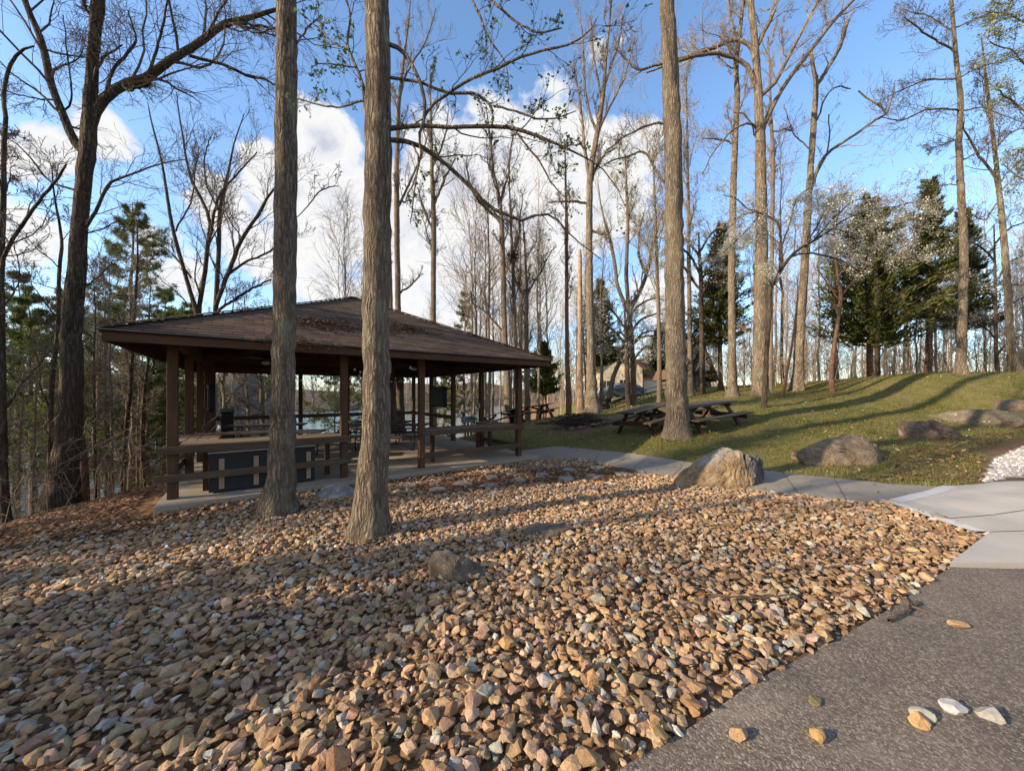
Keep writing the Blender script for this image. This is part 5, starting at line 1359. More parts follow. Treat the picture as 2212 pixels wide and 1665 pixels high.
# ---- conifers
def cedar_geo(H, z0, Rb, nb, seed, thin=0.0):
    r = np.random.default_rng(seed)
    tm = MB(); z = np.linspace(-.1, H*.97, 24)
    P = np.c_[np.cumsum(r.normal(0, .012, 24)), np.cumsum(r.normal(0, .012, 24)), z]; R = np.maximum(H*.014*(1-z/H)**.8+.008, .012)
    trunk_tube(tm, P, R, 12, .3)
    t = r.uniform(0, 1, nb)**1.15; zz = z0+(H-z0)*t; a = r.uniform(0, 2*pi, nb)
    lob = 1+.28*np.sin(3*a+seed)+.22*np.sin(5*a+zz*1.7)+.15*np.sin(zz*4+2*a)
    L = np.maximum(Rb*(1-t)**.80*np.where(t < .18, .75+1.4*t, 1)*lob*r.uniform(.6, 1.15, nb), .25)
    d = np.c_[np.cos(a), np.sin(a), .15+.55*t+r.normal(0, .12, nb)]; d = nrm(d)
    n = 7; s = np.linspace(0, 1, n)
    base = np.c_[np.interp(zz, z, P[:, 0]), np.interp(zz, z, P[:, 1]), zz]
    B = base[:, None]+d[:, None]*(L[:, None]*s[None])[..., None]; B[:, :, 2] += (L[:, None]*.18*(s**2)[None]) - L[:, None]*.10*s[None]
    tm.tubes(B, np.maximum((L*.012)[:, None]*(1-.85*s)[None], .003), 4)
    # sprays
    m = 85; u = r.uniform(.2, 1.03, (nb, m)); keep = (r.uniform(0, 1, (nb, m)) > thin)
    C = base[:, None]+d[:, None]*(L[:, None]*u)[..., None]; C[:, :, 2] += L[:, None]*(.18*u**2-.10*u)
    C = C+r.normal(0, .085, C.shape)*np.sqrt(L)[:, None, None]*.75
    dd = nrm(d[:, None]*.9+r.normal(0, .42, C.shape)+np.array([0,0,.25]))
    sd = nrm(np.cross(dd, r.normal(size=C.shape)))
    ls = r.uniform(.10, .24, (nb, m, 1)); ws = ls*r.uniform(.12, .24, (nb, m, 1))
    Q = np.stack([C-dd*ls*.4, C+sd*ws, C+dd*ls, C-sd*ws], 2)[keep]
    cl = np.repeat(r.uniform(.55, 1.35, nb)[:, None], m, 1)[keep][:, None]
    pal = np.array([[.080,.105,.026],[.12,.135,.034],[.16,.158,.042],[.055,.080,.026],[.17,.13,.045]])
    lf = MB(); lf.quads(Q, pal[r.choice(5, len(Q), p=[.3,.3,.15,.2,.05])]*cl*r.uniform(.8, 1.2, (len(Q), 1)))
    return tm, lf
def pine_geo(H, z0, Rb, seed, bright=1.0, whorl=.5):
    r = np.random.default_rng(seed); tm = MB(); z = np.linspace(-.1, H*.99, 26)
    P = np.c_[np.cumsum(r.normal(0, .02, 26)), np.cumsum(r.normal(0, .02, 26)), z]; R = np.maximum(H*.013*(1-z/H)+.01, .012)
    trunk_tube(tm, P, R, 12, .3)
    Bs, Ls, ds = [], [], []
    zz = z0
    while zz < H*.985:
        t = (zz-z0)/(H-z0); k = r.integers(4, 7); a0 = r.uniform(0, 6)
        for j in range(k):
            if r.uniform() < .12: continue
            a = a0+j*2*pi/k+r.normal(0, .25); L = max(.3, Rb*(1-t)**.7*min(1, .7+2*t)*r.uniform(.55, 1.15))
            Bs.append([np.interp(zz, z, P[:, 0]), np.interp(zz, z, P[:, 1]), zz+r.normal(0, .08)]); Ls.append(L); ds.append([cos(a), sin(a), .05+.5*t+r.normal(0, .1)])
        zz += whorl*r.uniform(.7, 1.2)
    base = np.array(Bs); L = np.array(Ls); d = nrm(np.array(ds)); nb = len(L); n = 8; s = np.linspace(0, 1, n)
    B = base[:, None]+d[:, None]*(L[:, None]*s)[..., None]; B[:, :, 2] += L[:, None]*(.22*s**2-.14*s)
    B[:, 1:] += r.normal(0, .025, (nb, n-1, 3))*L[:, None, None]
    RR = np.maximum((L*.011)[:, None]*(1-.85*s), .004)
    tm.tubes(B, RR, 4)
    global rng
    sv = rng; rng = r
    S2, R2 = spawn(B, RR, 8, .3, 1, L*.42, .75, .08, 5, .2, .5, .003)
    rng = sv
    tm.tubes(S2, R2, 3)
    C = np.concatenate([S2[:, 1:].reshape(-1, 3), B[:, 4:].reshape(-1, 3)])
    C = C[r.uniform(0, 1, len(C)) < .8]; m = 13; C = np.repeat(C, m, 0)+r.normal(0, .02, (len(C)*m, 3))
    dd = nrm(r.normal(size=C.shape)+np.array([0,0,.35])); ls = r.uniform(.11, .20, (len(C), 1)); sd = nrm(np.cross(dd, r.normal(size=C.shape)))*.013
    T = np.stack([C-sd, C+sd, C+dd*ls], 1)
    pal = np.array([[.105,.138,.040],[.14,.168,.050],[.18,.19,.062],[.078,.112,.038]])*bright
    lf = MB(); lf.tris(T, pal[r.integers(0, 4, len(T))]*np.repeat(r.uniform(.7, 1.3, len(T)//m), m)[:, None])
    return tm, lf
def place(geo, label, x, y, name, bk, fm, group=None, rz_=0, z=None, sc=1.0, lname='foliage'):
    tm, lf = geo
    t = thing(name, label, 'tree', (x, y, gz(x, y) if z is None else z), rz_, group)
    t.scale = (sc, sc, sc)
    if isinstance(tm, MB):
        tm.build('trunk', M[bk], t, smooth=True)
        if lf is not None: lf.build(lname, M[fm], t, color=True)
    return t
def cedar(label, px, Z, pytop, pybot, half, nb, seed, thin=0.):
    x, y, zb = at_ground(px, Z); H = at(px, pytop, Z)[2]-zb; z0 = at(px, pybot, Z)[2]-zb
    return place(cedar_geo(H, max(.6, z0), half/F*Z, nb, seed, thin), label, x, y, 'cedar_tree', 'bark_red', 'needle')
cedar('broad dark cedar on the lawn crest, the widest of the evergreens', 1880, 19.0, 428, 748, 128, 400, 3, .05)
cedar('tall cedar with open lower boughs right of the widest cedar', 2006, 18.5, 395, 690, 66, 250, 4, .25)
cedar('dark cedar half hidden behind the straight tree at right', 2078, 20.0, 462, 715, 62, 230, 6, .2)
cedar('pointed cedar standing between the grey lawn trunk and the lichen-spotted trunk', 1558, 23.0, 490, 745, 84, 300, 8, .08)
cedar('cedar with white bloom before it, left of the budding tree', 1300, 27.0, 608, 790, 46, 260, 10, .1)
cedar('small dark evergreen beside the lake picnic tables', 1172, 25.0, 745, 850, 52, 190, 12, .1)
cedar('round evergreen bush by the dark gabled building', 1532, 30.0, 806, 836, 17, 120, 13)
cedar('low evergreen before the garage wall', 1425, 30.0, 705, 800, 42, 200, 15, .1)
x, y, zb = at_ground(1002, 27)
place(pine_geo(at(1002,622,27)[2]-zb, 3.6, 55/F*27, 21, .9), 'pine showing above the right roof slope', x, y, 'pine_tree', 'bark_thin', 'needle')
x, y, zb = at_ground(752, 19.5)
place(pine_geo(7.0, .8, 2.9, 22, 1.7, .45), 'bright green pine hanging over the water, framed by the pavilion posts', x, y, 'pine_tree', 'bark_thin', 'needle')
x, y, zb = at_ground(958, 26)
place(pine_geo(at(958,770,26)[2]-zb, .5, 1.9, 23, 1.2), 'young pine by the shore behind the covered television', x, y, 'pine_tree', 'bark_thin', 'needle')
for i, (px, Z, top, z0, rb, lab) in enumerate([(290,14.5,430,3.3,2.9,'tall thin pine left of the pavilion roof, its top against the cloud'),(232,12.5,640,1.8,1.7,'dense olive pine beside the big forked tree'),(352,17.5,620,2.2,2.0,'pine whose top shows above the left roof corner'),
    (75,12.5,640,2.2,1.9,'sunlit olive pine left of the big forked tree'),(30,15.5,590,3,2.4,'dark pine near the left edge'),(150,17.0,600,1.5,2.6,'broad pine filling the gap behind the big forked tree'),(262,16.5,610,1.2,2.4,'full pine standing behind the leaning trunk on the bank'),(330,13.5,700,.8,1.6,'young pine under the left corner of the roof'),(400,19,645,3,2.0,'small pine showing behind the left roof slope')]):
    x, y, zb = at_ground(px, Z)
    place(pine_geo(at(px,top,Z)[2]-zb, z0, rb, 40+i, 1.35), lab, x, y, 'pine_tree', 'bark_thin', 'needle')

# ---- thin stems on the left bank
for i, (pts, Z, lab, bk) in enumerate([
  ([(207,1060,8),(204,900,7),(203,780,5),(206,700,3),(204,620,2)], 9.5, 'slim dark sapling just right of the big forked tree', 'bark_dark'),
  ([(229,1050,8),(228,900,6),(227,780,5),(226,680,3),(230,600,2)], 9.8, 'slim pale sapling, left of a close pair on the bank', 'bark_thin'),
  ([(243,1048,8),(241,900,6),(237,780,5),(238,680,3),(236,590,2)], 10.0, 'slim pale sapling, right of a close pair on the bank', 'bark_thin'),
  ([(262,1042,15),(272,930,11),(281,850,10),(286,750,9),(292,650,7),(297,560,5),(296,480,3)], 10.6, 'dark trunk leaning right on the bank left of the pavilion', 'bark_dark'),
  ([(309,1026,14),(308,910,10),(315,820,8),(320,770,7),(322,690,4),(325,620,2)], 11.2, 'dark trunk on the bank nearest the pavilion corner post', 'bark_dark'),
  ([(68,1075,8),(76,900,6),(78,840,5),(84,800,4),(96,730,2)], 9.0, 'thin forked sapling before the dark far bank at left', 'bark_thin'),
  ([(40,1085,9),(42,960,7),(50,860,5),(52,760,3)], 9.4, 'thin sapling between the left edge trunk and the forked sapling', 'bark_thin'),
  ([(298,1030,6),(296,930,5),(300,850,4),(296,770,2)], 11.8, 'thread-thin sapling left of the dark trunk by the pavilion', 'bark_thin')]):
    tree(lab, Z, pts, [], bk, 'twig_light', name='sapling' if pts[0][2] < 10 else 'bare_tree', auto=(12,.12,.98,1.25,.95,.08), sides=10, lev=((6,.15,1,.45,.85,.06),(4,.2,1,.5,.8,.05),(2,.2,1,.5,.8,.05)), rmin=.0045, curl=.35)
# pale bare trees behind the pavilion on its lake side
for i, (pts, Z, lab) in enumerate([
  ([(483,945,14),(486,880,11),(481,830,9),(490,780,7),(500,700,4),(505,640,2)], 16.0, 'pale twisted tree seen between the back left posts, leftmost of three'),
  ([(539,945,12),(536,880,9),(531,830,8),(527,780,6),(530,700,4),(528,640,2)], 17.0, 'pale wavy tree seen between the back left posts, middle of three'),
  ([(568,940,16),(566,860,11),(562,800,9),(560,740,6),(565,660,3)], 18.0, 'pale trunk seen just left of the corner trunk through the pavilion')]):
    tree(lab, Z, pts, [], 'bark_tan', 'twig_light', auto=(16,.1,.98,2.0,.95,.05), sides=10, lev=((7,.15,1,.45,.85,.05),(5,.2,1,.5,.8,.05),(2,.2,1,.5,.8,.05)), rmin=.007, curl=.38)

# ---- far trees: a few kinds, then copies
def proto(H, seed, style):
    global rng
    sv = rng; rng = np.random.default_rng(seed)
    tm = MB(); cr = MB(); lf = None
    n = 22; z = np.linspace(-.15, H, n)
    P = np.c_[np.cumsum(rng.normal(0, .035, n)), np.cumsum(rng.normal(0, .035, n)), z]
    r0 = H*.0070*rng.uniform(.8, 1.25); R = np.maximum(r0*(1-z/H)**.75, .012)
    trunk_tube(tm, P, R, 9, .35)
    k, t0, L, ang, up = dict(tall=(17,.36,H*.25,.55,.35), pole=(14,.45,H*.19,.6,.3), vase=(12,.2,H*.42,.42,.3), bud=(16,.34,H*.24,.6,.25), scrub=(14,.12,H*.32,.75,.2))[style]
    a, b = spawn(P[None], R[None], k, t0, .98, L, ang, up, 9, .13, .5, .01)
    tm.tubes(a, b, 5)
    for li, (kk, fac, rm) in enumerate(((6,.6,.0072),(5,.6,.0055))):
        a, b = spawn(a, b, kk, .18, 1, plen(a)*fac, .72, .12, 7 if li == 0 else 6, .2, .5, rm)
        cr.tubes(a, b, 3)
    if style == 'bud':
        tp = a[:, 2:].reshape(-1, 3); tp = tp[rng.uniform(0, 1, len(tp)) < .5]; W, c = leaf_cards(tp, .05, PALEG, 1, .2); lf = MB(); lf.quads(W, c)
    rng = sv
    return tm, cr, lf
protos = []
geo = [('tall',13,101,'bark_far'),('tall',15,102,'bark_thin'),('pole',13,103,'bark_far'),('vase',11,104,'bark_far'),('bud',12,105,'bark_far'),('scrub',6.5,106,'bark_far'),('pole',15,107,'bark_far')]
raw = []
def far_tree(i, x, y, sc, label, group, z=None):
    H = geo[i][1]
    if i not in far_cache:
        tm, cr, lf = raw[i]
        t = thing('bare_tree', label, 'tree', (x, y, gz(x, y) if z is None else z), 0, group)
        tm.build('trunk', M[geo[i][3]], t, smooth=True); cr.build('crown', M['twig_pale' if i % 2 else 'twig_light'], t)
        if lf is not None: lf.build('buds', M['leaf'], t, color=True)
        far_cache[i] = t; t.scale = (sc, sc, sc)
        return t
    return copy_thing(far_cache[i], (x, y, gz(x, y) if z is None else z), rng.uniform(0, 6), (sc*rng.uniform(.85, 1.1), sc), label, group)
far_cache = {}
for g_ in geo: raw.append(proto(g_[1], g_[2], g_[0]))
def clear(px, Z): return True
cnt = 0
# woods beyond the lawn crest
for k in range(62):
    px = rng.uniform(1500, 2330); Z = rng.uniform(22, 46)
    if px < 1580: px += rng.uniform(90, 400)
    x, y, z = at_ground(px, Z)
    far_tree(int(rng.choice([0,1,2,3,4,5,6,2,1])), x, y, rng.uniform(.75, 1.15), 'thin bare tree in the woods beyond the lawn crest', 'bare trees beyond the lawn crest')
for k in range(34):
    px = rng.uniform(1600, 2300); Z = rng.uniform(20, 32); x, y, z = at_ground(px, Z)
    far_tree(5, x, y, rng.uniform(.5, .95), 'low twiggy scrub tree behind the lawn crest', 'scrub trees behind the lawn crest')
# lakeside woods between roof corner and house
for k in range(38):
    px = rng.uniform(1000, 1480); Z = rng.uniform(23, 44)
    if px > 1275 and rng.uniform() < .75: px -= rng.uniform(205, 280)
    x, y, z = at_ground(px, Z)
    if z < WATER+.1: 
        Z = rng.uniform(20, 26); x, y, z = at_ground(px, Z)
        if z < WATER: continue
    far_tree(int(rng.choice([0,1,2,3,4,5,6,4])), x, y, rng.uniform(.7, 1.15), 'thin bare tree in the lakeside woods between the roof and the house', 'bare trees in the lakeside woods')
# lakeside behind the pavilion
for k in range(28):
    px = rng.uniform(480, 1030); Z = rng.uniform(17, 27)
    x, y, z = at_ground(px, Z)
    if z < WATER: continue
    far_tree(int(rng.choice([0,2,3,5,4,3,1])), x, y, rng.uniform(.55, 1.05), 'thin bare tree on the shore behind the pavilion', 'bare trees behind the pavilion')
# left bank thicket
for k in range(18):
    px = rng.uniform(-60, 600); Z = rng.uniform(10.5, 19)
    x, y, z = at_ground(px, Z); u, v = xy2uv(x, y)
    if z < WATER+.05 or (u > -1 and v < PW+1 and v > -1): continue
    far_tree(int(rng.choice([5,5,2,0,3])), x, y, rng.uniform(.45, .8), 'thin bare tree in the thicket on the left bank', 'bare trees in the thicket on the left bank')
# the dark wood across the cove
pines = [pine_geo(13, 2.0, 3.0, 60, .75, .6), cedar_geo(11, 1.0, 2.5, 170, 61, .1)]
pc = {}
def far_conifer(i, x, y, z, sc, label, group):
    if i not in pc:
        pc[i] = place(pines[i], label, x, y, 'pine_tree' if i == 0 else 'cedar_tree', 'bark_thin', 'needle', group, 0, z, sc); return pc[i]
    return copy_thing(pc[i], (x, y, z), rng.uniform(0, 6), (sc*rng.uniform(.9,1.15), sc), label, group)
for k in range(64):
    i = rng.integers(0, 6); j = rng.integers(4, 60)
    p = HR1[i, j]+rng.normal(0, .8, 3)
    if p[1] < 20: continue
    if rng.uniform() < .68: far_conifer(int(rng.uniform() < .5), p[0], p[1], HR1[i, j][2]-.2, rng.uniform(.6, 1.0), 'dark evergreen in the wood across the cove', 'evergreens across the cove')
    else: far_tree(int(rng.choice([0,2,3,5])), p[0], p[1], rng.uniform(.6, .95), 'bare tree in the dark wood across the cove', 'bare trees across the cove', HR1[i, j][2]-.2)
# far shores: one mass of wood
fw = MB(); fr = MB()
def joined(mb, geo_mb, x, y, z, a, sc):
    V, Fs, C = geo_mb.data(); c, s = cos(a), sin(a)
    mb.add(np.c_[V[:, 0]*c-V[:, 1]*s, V[:, 0]*s+V[:, 1]*c, V[:, 2]]*sc+np.array([x, y, z]), Fs, C)
def light_proto(H, seed):
    global rng
    sv = rng; rng = np.random.default_rng(seed); mb = MB(); n = 5; z = np.linspace(-.3, H, n)
    P = np.c_[rng.normal(0, .1, n), rng.normal(0, .1, n), z]; R = np.maximum(.16*(1-z/H), .03); mb.tubes(P[None], R[None], 4)
    a, b = spawn(P[None], R[None], 12, .25, .98, H*.33, .6, .3, 4, .15, .6, .03); mb.tubes(a, b, 3)
    a, b = spawn(a, b, 7, .2, 1, plen(a)*.55, .65, .2, 4, .25, .7, .024); mb.tubes(a, b, 3)
    rng = sv; return mb
lp = [light_proto(9, 70+k) for k in range(4)]
lc = [cedar_geo(8, .6, 2.2, 40, 80+k, .2)[1] for k in range(2)]
for HR, n, rows in ((HR2, 360, 9), (HR3, 190, 10)):
    for k in range(n):
        i = int(rng.integers(0, rows)); j = int(rng.integers(2, 58)); f = rng.uniform()
        p = HR[i, j]*(1-f)+HR[i, j+1]*f; sc = rng.uniform(.55, .95)*(1 if HR is HR2 else 1.7)
        if rng.uniform() < .2: joined(fr, lc[k % 2], p[0], p[1], p[2]-.2, rng.uniform(0, 6), sc)
        else: joined(fw, lp[k % 4], p[0], p[1], p[2]-.2, rng.uniform(0, 6), sc)
for k in range(150):
    px, Z = rng.uniform(1180, 2500), rng.uniform(52, 110); x, y, z = at_ground(px, Z)
    if z > WATER: joined(fw, lp[k % 4], x, y, z-.2, rng.uniform(0, 6), rng.uniform(.7, 1.25))
tag(fw.build('far_woods', M['twig_light']), 'mass of bare woods on the hills across the lake', 'woods', kind='stuff')
# bushes and undergrowth on the left bank: one tangle
ug = MB()
nb_ = 190
x, y = rng.uniform(-13, -7.4, nb_), rng.uniform(4.6, 12.5, nb_)
k = (x < -7.2-.0*y) & (x > -1.5*y-1) & ~((xy2uv(x, y)[0] > -1.0) & (xy2uv(x, y)[1] > -.8)); x, y = x[k], y[k]
b0 = np.stack([x, y, ground_z(x, y)-.03], -1); h0 = rng.uniform(.4, 1.5, len(x))
P0 = np.stack([b0, b0+np.c_[rng.normal(0,.12,len(x)), rng.normal(0,.12,len(x)), h0*.5], b0+np.c_[rng.normal(0,.3,len(x)), rng.normal(0,.3,len(x)), h0]], 1); R0 = np.array([[.006,.005,.003]])*np.ones((len(x), 1))
ug.tubes(P0, R0, 4)
a, b = spawn(P0, R0, 6, .2, 1, h0*.55, .8, .1, 5, .3, .6, .0025); ug.tubes(a, b, 3)
a, b = spawn(a, b, 3, .2, 1, plen(a)*.5, .8, .1, 4, .3, .6, .0025); ug.tubes(a, b, 3)
tag(ug.build('undergrowth', M['twig_light']), 'tangle of bare brush on the left bank', 'undergrowth', kind='stuff')
bb = MB(); n = 420
px, Z = rng.uniform(1560, 2400, n), rng.uniform(20, 40, n); x = (px-1106)/F*Z; y = Z
b0 = np.stack([x, y, ground_z(x, y)-.03], -1); h0 = rng.uniform(.8, 3.2, n)
P0 = np.stack([b0, b0+np.c_[rng.normal(0,.2,n), rng.normal(0,.2,n), h0*.5], b0+np.c_[rng.normal(0,.5,n), rng.normal(0,.5,n), h0]], 1); R0 = np.array([[.014,.011,.006]])*np.ones((n, 1))
bb.tubes(P0, R0, 4)
a, b = spawn(P0, R0, 7, .15, 1, h0*.6, .8, .1, 5, .25, .6, .006); bb.tubes(a, b, 3)
a, b = spawn(a, b, 4, .2, 1, plen(a)*.55, .8, .1, 4, .3, .6, .005); bb.tubes(a, b, 3)
tag(bb.build('brush', M['twig_pale']), 'bare brush filling the wood behind the lawn crest', 'undergrowth', kind='stuff')
# unseen wood on the left before the low sun, with added shade cedars
sw = MB(); swt = MB()
for cx_, cy_, hh in ((-12.2,-.75,6.1),(-12.9,-2.1,6.2),(-12.5,.55,4.3),(-11.8,-3.1,4.6),(-15.5,-3.6,7.2)):  # unseen cedars, placed and sized to shade the left gravel
    q = cedar_geo(hh, .3, 1.85, 170, int(hh*10), .3)
    joined(fr, q[1], cx_, cy_, gz(cx_, cy_), 0, 1.0); joined(swt, q[0], cx_, cy_, gz(cx_, cy_), 0, 1.0)
for cx_, cy_, hh in ((-26,-3.4,15.5),(-27,-.6,15.5),(-33,.3,17)):  # taller unseen cedars, added to throw shade bands on the lawn
    q = cedar_geo(hh, 3.0, 2.3, 170, int(hh*10), .45)
    joined(fr, q[1], cx_, cy_, gz(cx_, cy_), 0, 1.0); joined(swt, q[0], cx_, cy_, gz(cx_, cy_), 0, 1.0)
SUNW = [(-17,-3.5,3),(-21,-9,0),(-27,-12,6),(-30,-5,0),(-33,-16,1),(-19,-13,2),(-37,-8,6),(-42,-20,3),(-15,-8,5),(-26,3,2),(-36,4,1),(-22,-17,6),(-50,-4,0),(-14.5,-1.5,2),(-14,6,5),(-16,8,2),(-18.5,6.2,3),(-14.5,8.6,5),(-20,9.5,0),(-17,10.5,2)]
for x, y, i in SUNW:
    a = rng.uniform(0, 6); sc = rng.uniform(1.0, 1.35); z = gz(x, y)
    joined(swt, raw[i][0], x, y, z, a, sc); joined(sw, raw[i][1], x, y, z, a, sc)
swt.add(*(lambda d: (d[0], d[1], d[2]))(sw.data()))
tag(swt.build('left_wood', M['bark_thin']), 'bare woods left of the view, with added shade-cedar trunks, through which the low sun shines', 'woods', kind='stuff')
tag(fr.build('far_and_shade_evergreens', M['needle'], color=True), 'evergreens scattered through the woods across the lake, plus unseen cedars added for shade', 'woods', kind='stuff')
# ================================================================== HOUSE, CAR, DOCK
def house():
    Z = 42.0
    x0 = (1290-1106)/F*Z; x1 = (1388-1106)/F*Z; x2 = (1470-1106)/F*Z
    zb = gz((x0+x1)/2, Z)-.2
    h = thing('house', 'cream gabled house with a low white garage wing among the trees', 'house', (x0, Z, zb))
    W = x1-x0; D = 9.0
    b = MB(); e = 3.6; pk = 6.0
    b.add([(0,0,0),(W,0,0),(W,0,e),(W/2,0,pk),(0,0,e),(0,D,0),(W,D,0),(W,D,e),(W/2,D,pk),(0,D,e)], [np.array([[0,1,2,3,4],[6,5,9,8,7]]), np.array([[0,4,9,5],[1,6,7,2],[4,3,8,9],[3,2,7,8]])])
    b.build('wall', M['cream_wall'], h)
    r = MB()
    for s in (0, 1):
        a = np.array([-.35 if s == 0 else W+.35, 0, e-.35*(pk-e)/(W/2)]); c = np.array([W/2, 0, pk+.0])
        n = nrm(np.cross(c-a, (0, 1, 0))); n = n if n[2] > 0 else -n
        v = []
        for y in (-.35, D+.35):
            for p in (a, c): v += [p+np.array([0, y, 0])+n*.02, p+np.array([0, y, 0])+n*.2]
        v = np.array(v); r.add(v, np.array([[0,2,3,1],[4,5,7,6],[1,3,7,5],[0,4,6,2],[0,1,5,4],[2,6,7,3]]))
    r.build('roof', M['brown_roof'], h)
    b = MB(); gw = x2-x1; b.box((W+.003,.9,0), (W+gw,D-1,2.7)); b.build('garage_wall', M['cream_wall'], h)
    b = MB(); b.add([(W,.5,2.65),(W+gw+.3,.5,2.65),(W+gw+.3,D/2,5.0),(W,D/2,5.0),(W,.5,2.8),(W+gw+.3,.5,2.8),(W+gw+.3,D/2,5.15),(W,D/2,5.15)], np.array([[0,1,2,3],[4,7,6,5],[0,4,5,1],[1,5,6,2],[2,6,7,3],[3,7,4,0]])); b.build('garage_roof', M['brown_roof'], h)
    for k in range(2):
        b = MB(); b.box((W+.5+k*(gw/2-.1), .86, .05), (W+.3+gw/2+k*(gw/2-.1)-.3, .895, 2.2))
        for z in (.55,1.1,1.65): b.box((W+.55+k*(gw/2-.1), .845, z), (W+.25+gw/2+k*(gw/2-.1)-.3, .859, z+.03))
        b.build('garage_door', M['white_wall'], h)
    for (a, c, z0_, z1_) in ((.35,1.75,.2,2.2), (2.6,3.4,1.3,2.3)):
        b = MB(); b.box((a-.08,-.05,z0_-.08), (c+.08,-.003,z1_+.08)); w = b.build('window', M['white_trim'], h)
        b = MB(); b.box((a,-.07,z0_), (c,-.052,z1_)); b.build('pane', M['dark_glass'], w)
        b = MB(); b.box(((a+c)/2-.025,-.085,z0_), ((a+c)/2+.025,-.072,z1_)); b.box((a,-.085,(z0_+z1_)/2-.02), ((a+c)/2-.026,-.072,(z0_+z1_)/2+.02)); b.box(((a+c)/2+.026,-.085,(z0_+z1_)/2-.02), (c,-.072,(z0_+z1_)/2+.02)); b.build('muntin', M['white_trim'], w)
    b = MB(); b.beam((-.5,-.2,e-.25), (-1.4,1.5,e-1.0), .12, .12); b.box((-1.3,.3,0), (-.02,3.5,2.4)); b.build('porch', M['white_wall'], h)
def gable_house():
    Z = 33.0; xa = (1478-1106)/F*Z; xb = (1536-1106)/F*Z; W = xb-xa; zb = gz((xa+xb)/2, Z)-.2
    h = thing('gabled_building', 'dark stone building with steep brown roof and white gable among the trunks', 'building', (xa, Z, zb))
    b = MB(); b.box((0,0,0), (W,6,1.7)); b.build('stone_wall', M['stone_wall'], h)
    b = MB(); b.add([(0,.03,1.703),(W,.03,1.703),(W/2,.03,4.6),(0,6,1.703),(W,6,1.703),(W/2,6,4.6)], [np.array([[0,1,2],[4,3,5]]), np.array([[0,2,5,3],[1,4,5,2]])]); b.build('gable', M['white_wall'], h)
    r = MB()
    for s in (0, 1):
        a = np.array([-.3 if s == 0 else W+.3, 0, 1.703-.3*2.9/(W/2)]); c = np.array([W/2, 0, 4.6])
        n = nrm(np.cross(c-a, (0,1,0))); n = n if n[2] > 0 else -n
        v = []
        for y in (-.4, 6.3):
            for p in (a, c): v += [p+np.array([0,y,0])+n*.02, p+np.array([0,y,0])+n*.18]
        r.add(np.array(v), np.array([[0,2,3,1],[4,5,7,6],[1,3,7,5],[0,4,6,2],[0,1,5,4],[2,6,7,3]]))
    r.build('roof', M['brown_roof'], h)
    b = MB(); b.beam((W*.30,-.02,1.75), (W*.62,-.02,3.6), .05, .45, up=(-.8,0,.5)); b.build('timber', M['brown_roof'], h)
    b = MB(); b.box((W*.35,-.04,.3), (W*.55,-.003,1.5)); b.build('window', M['dark_glass'], h)
house(); gable_house()

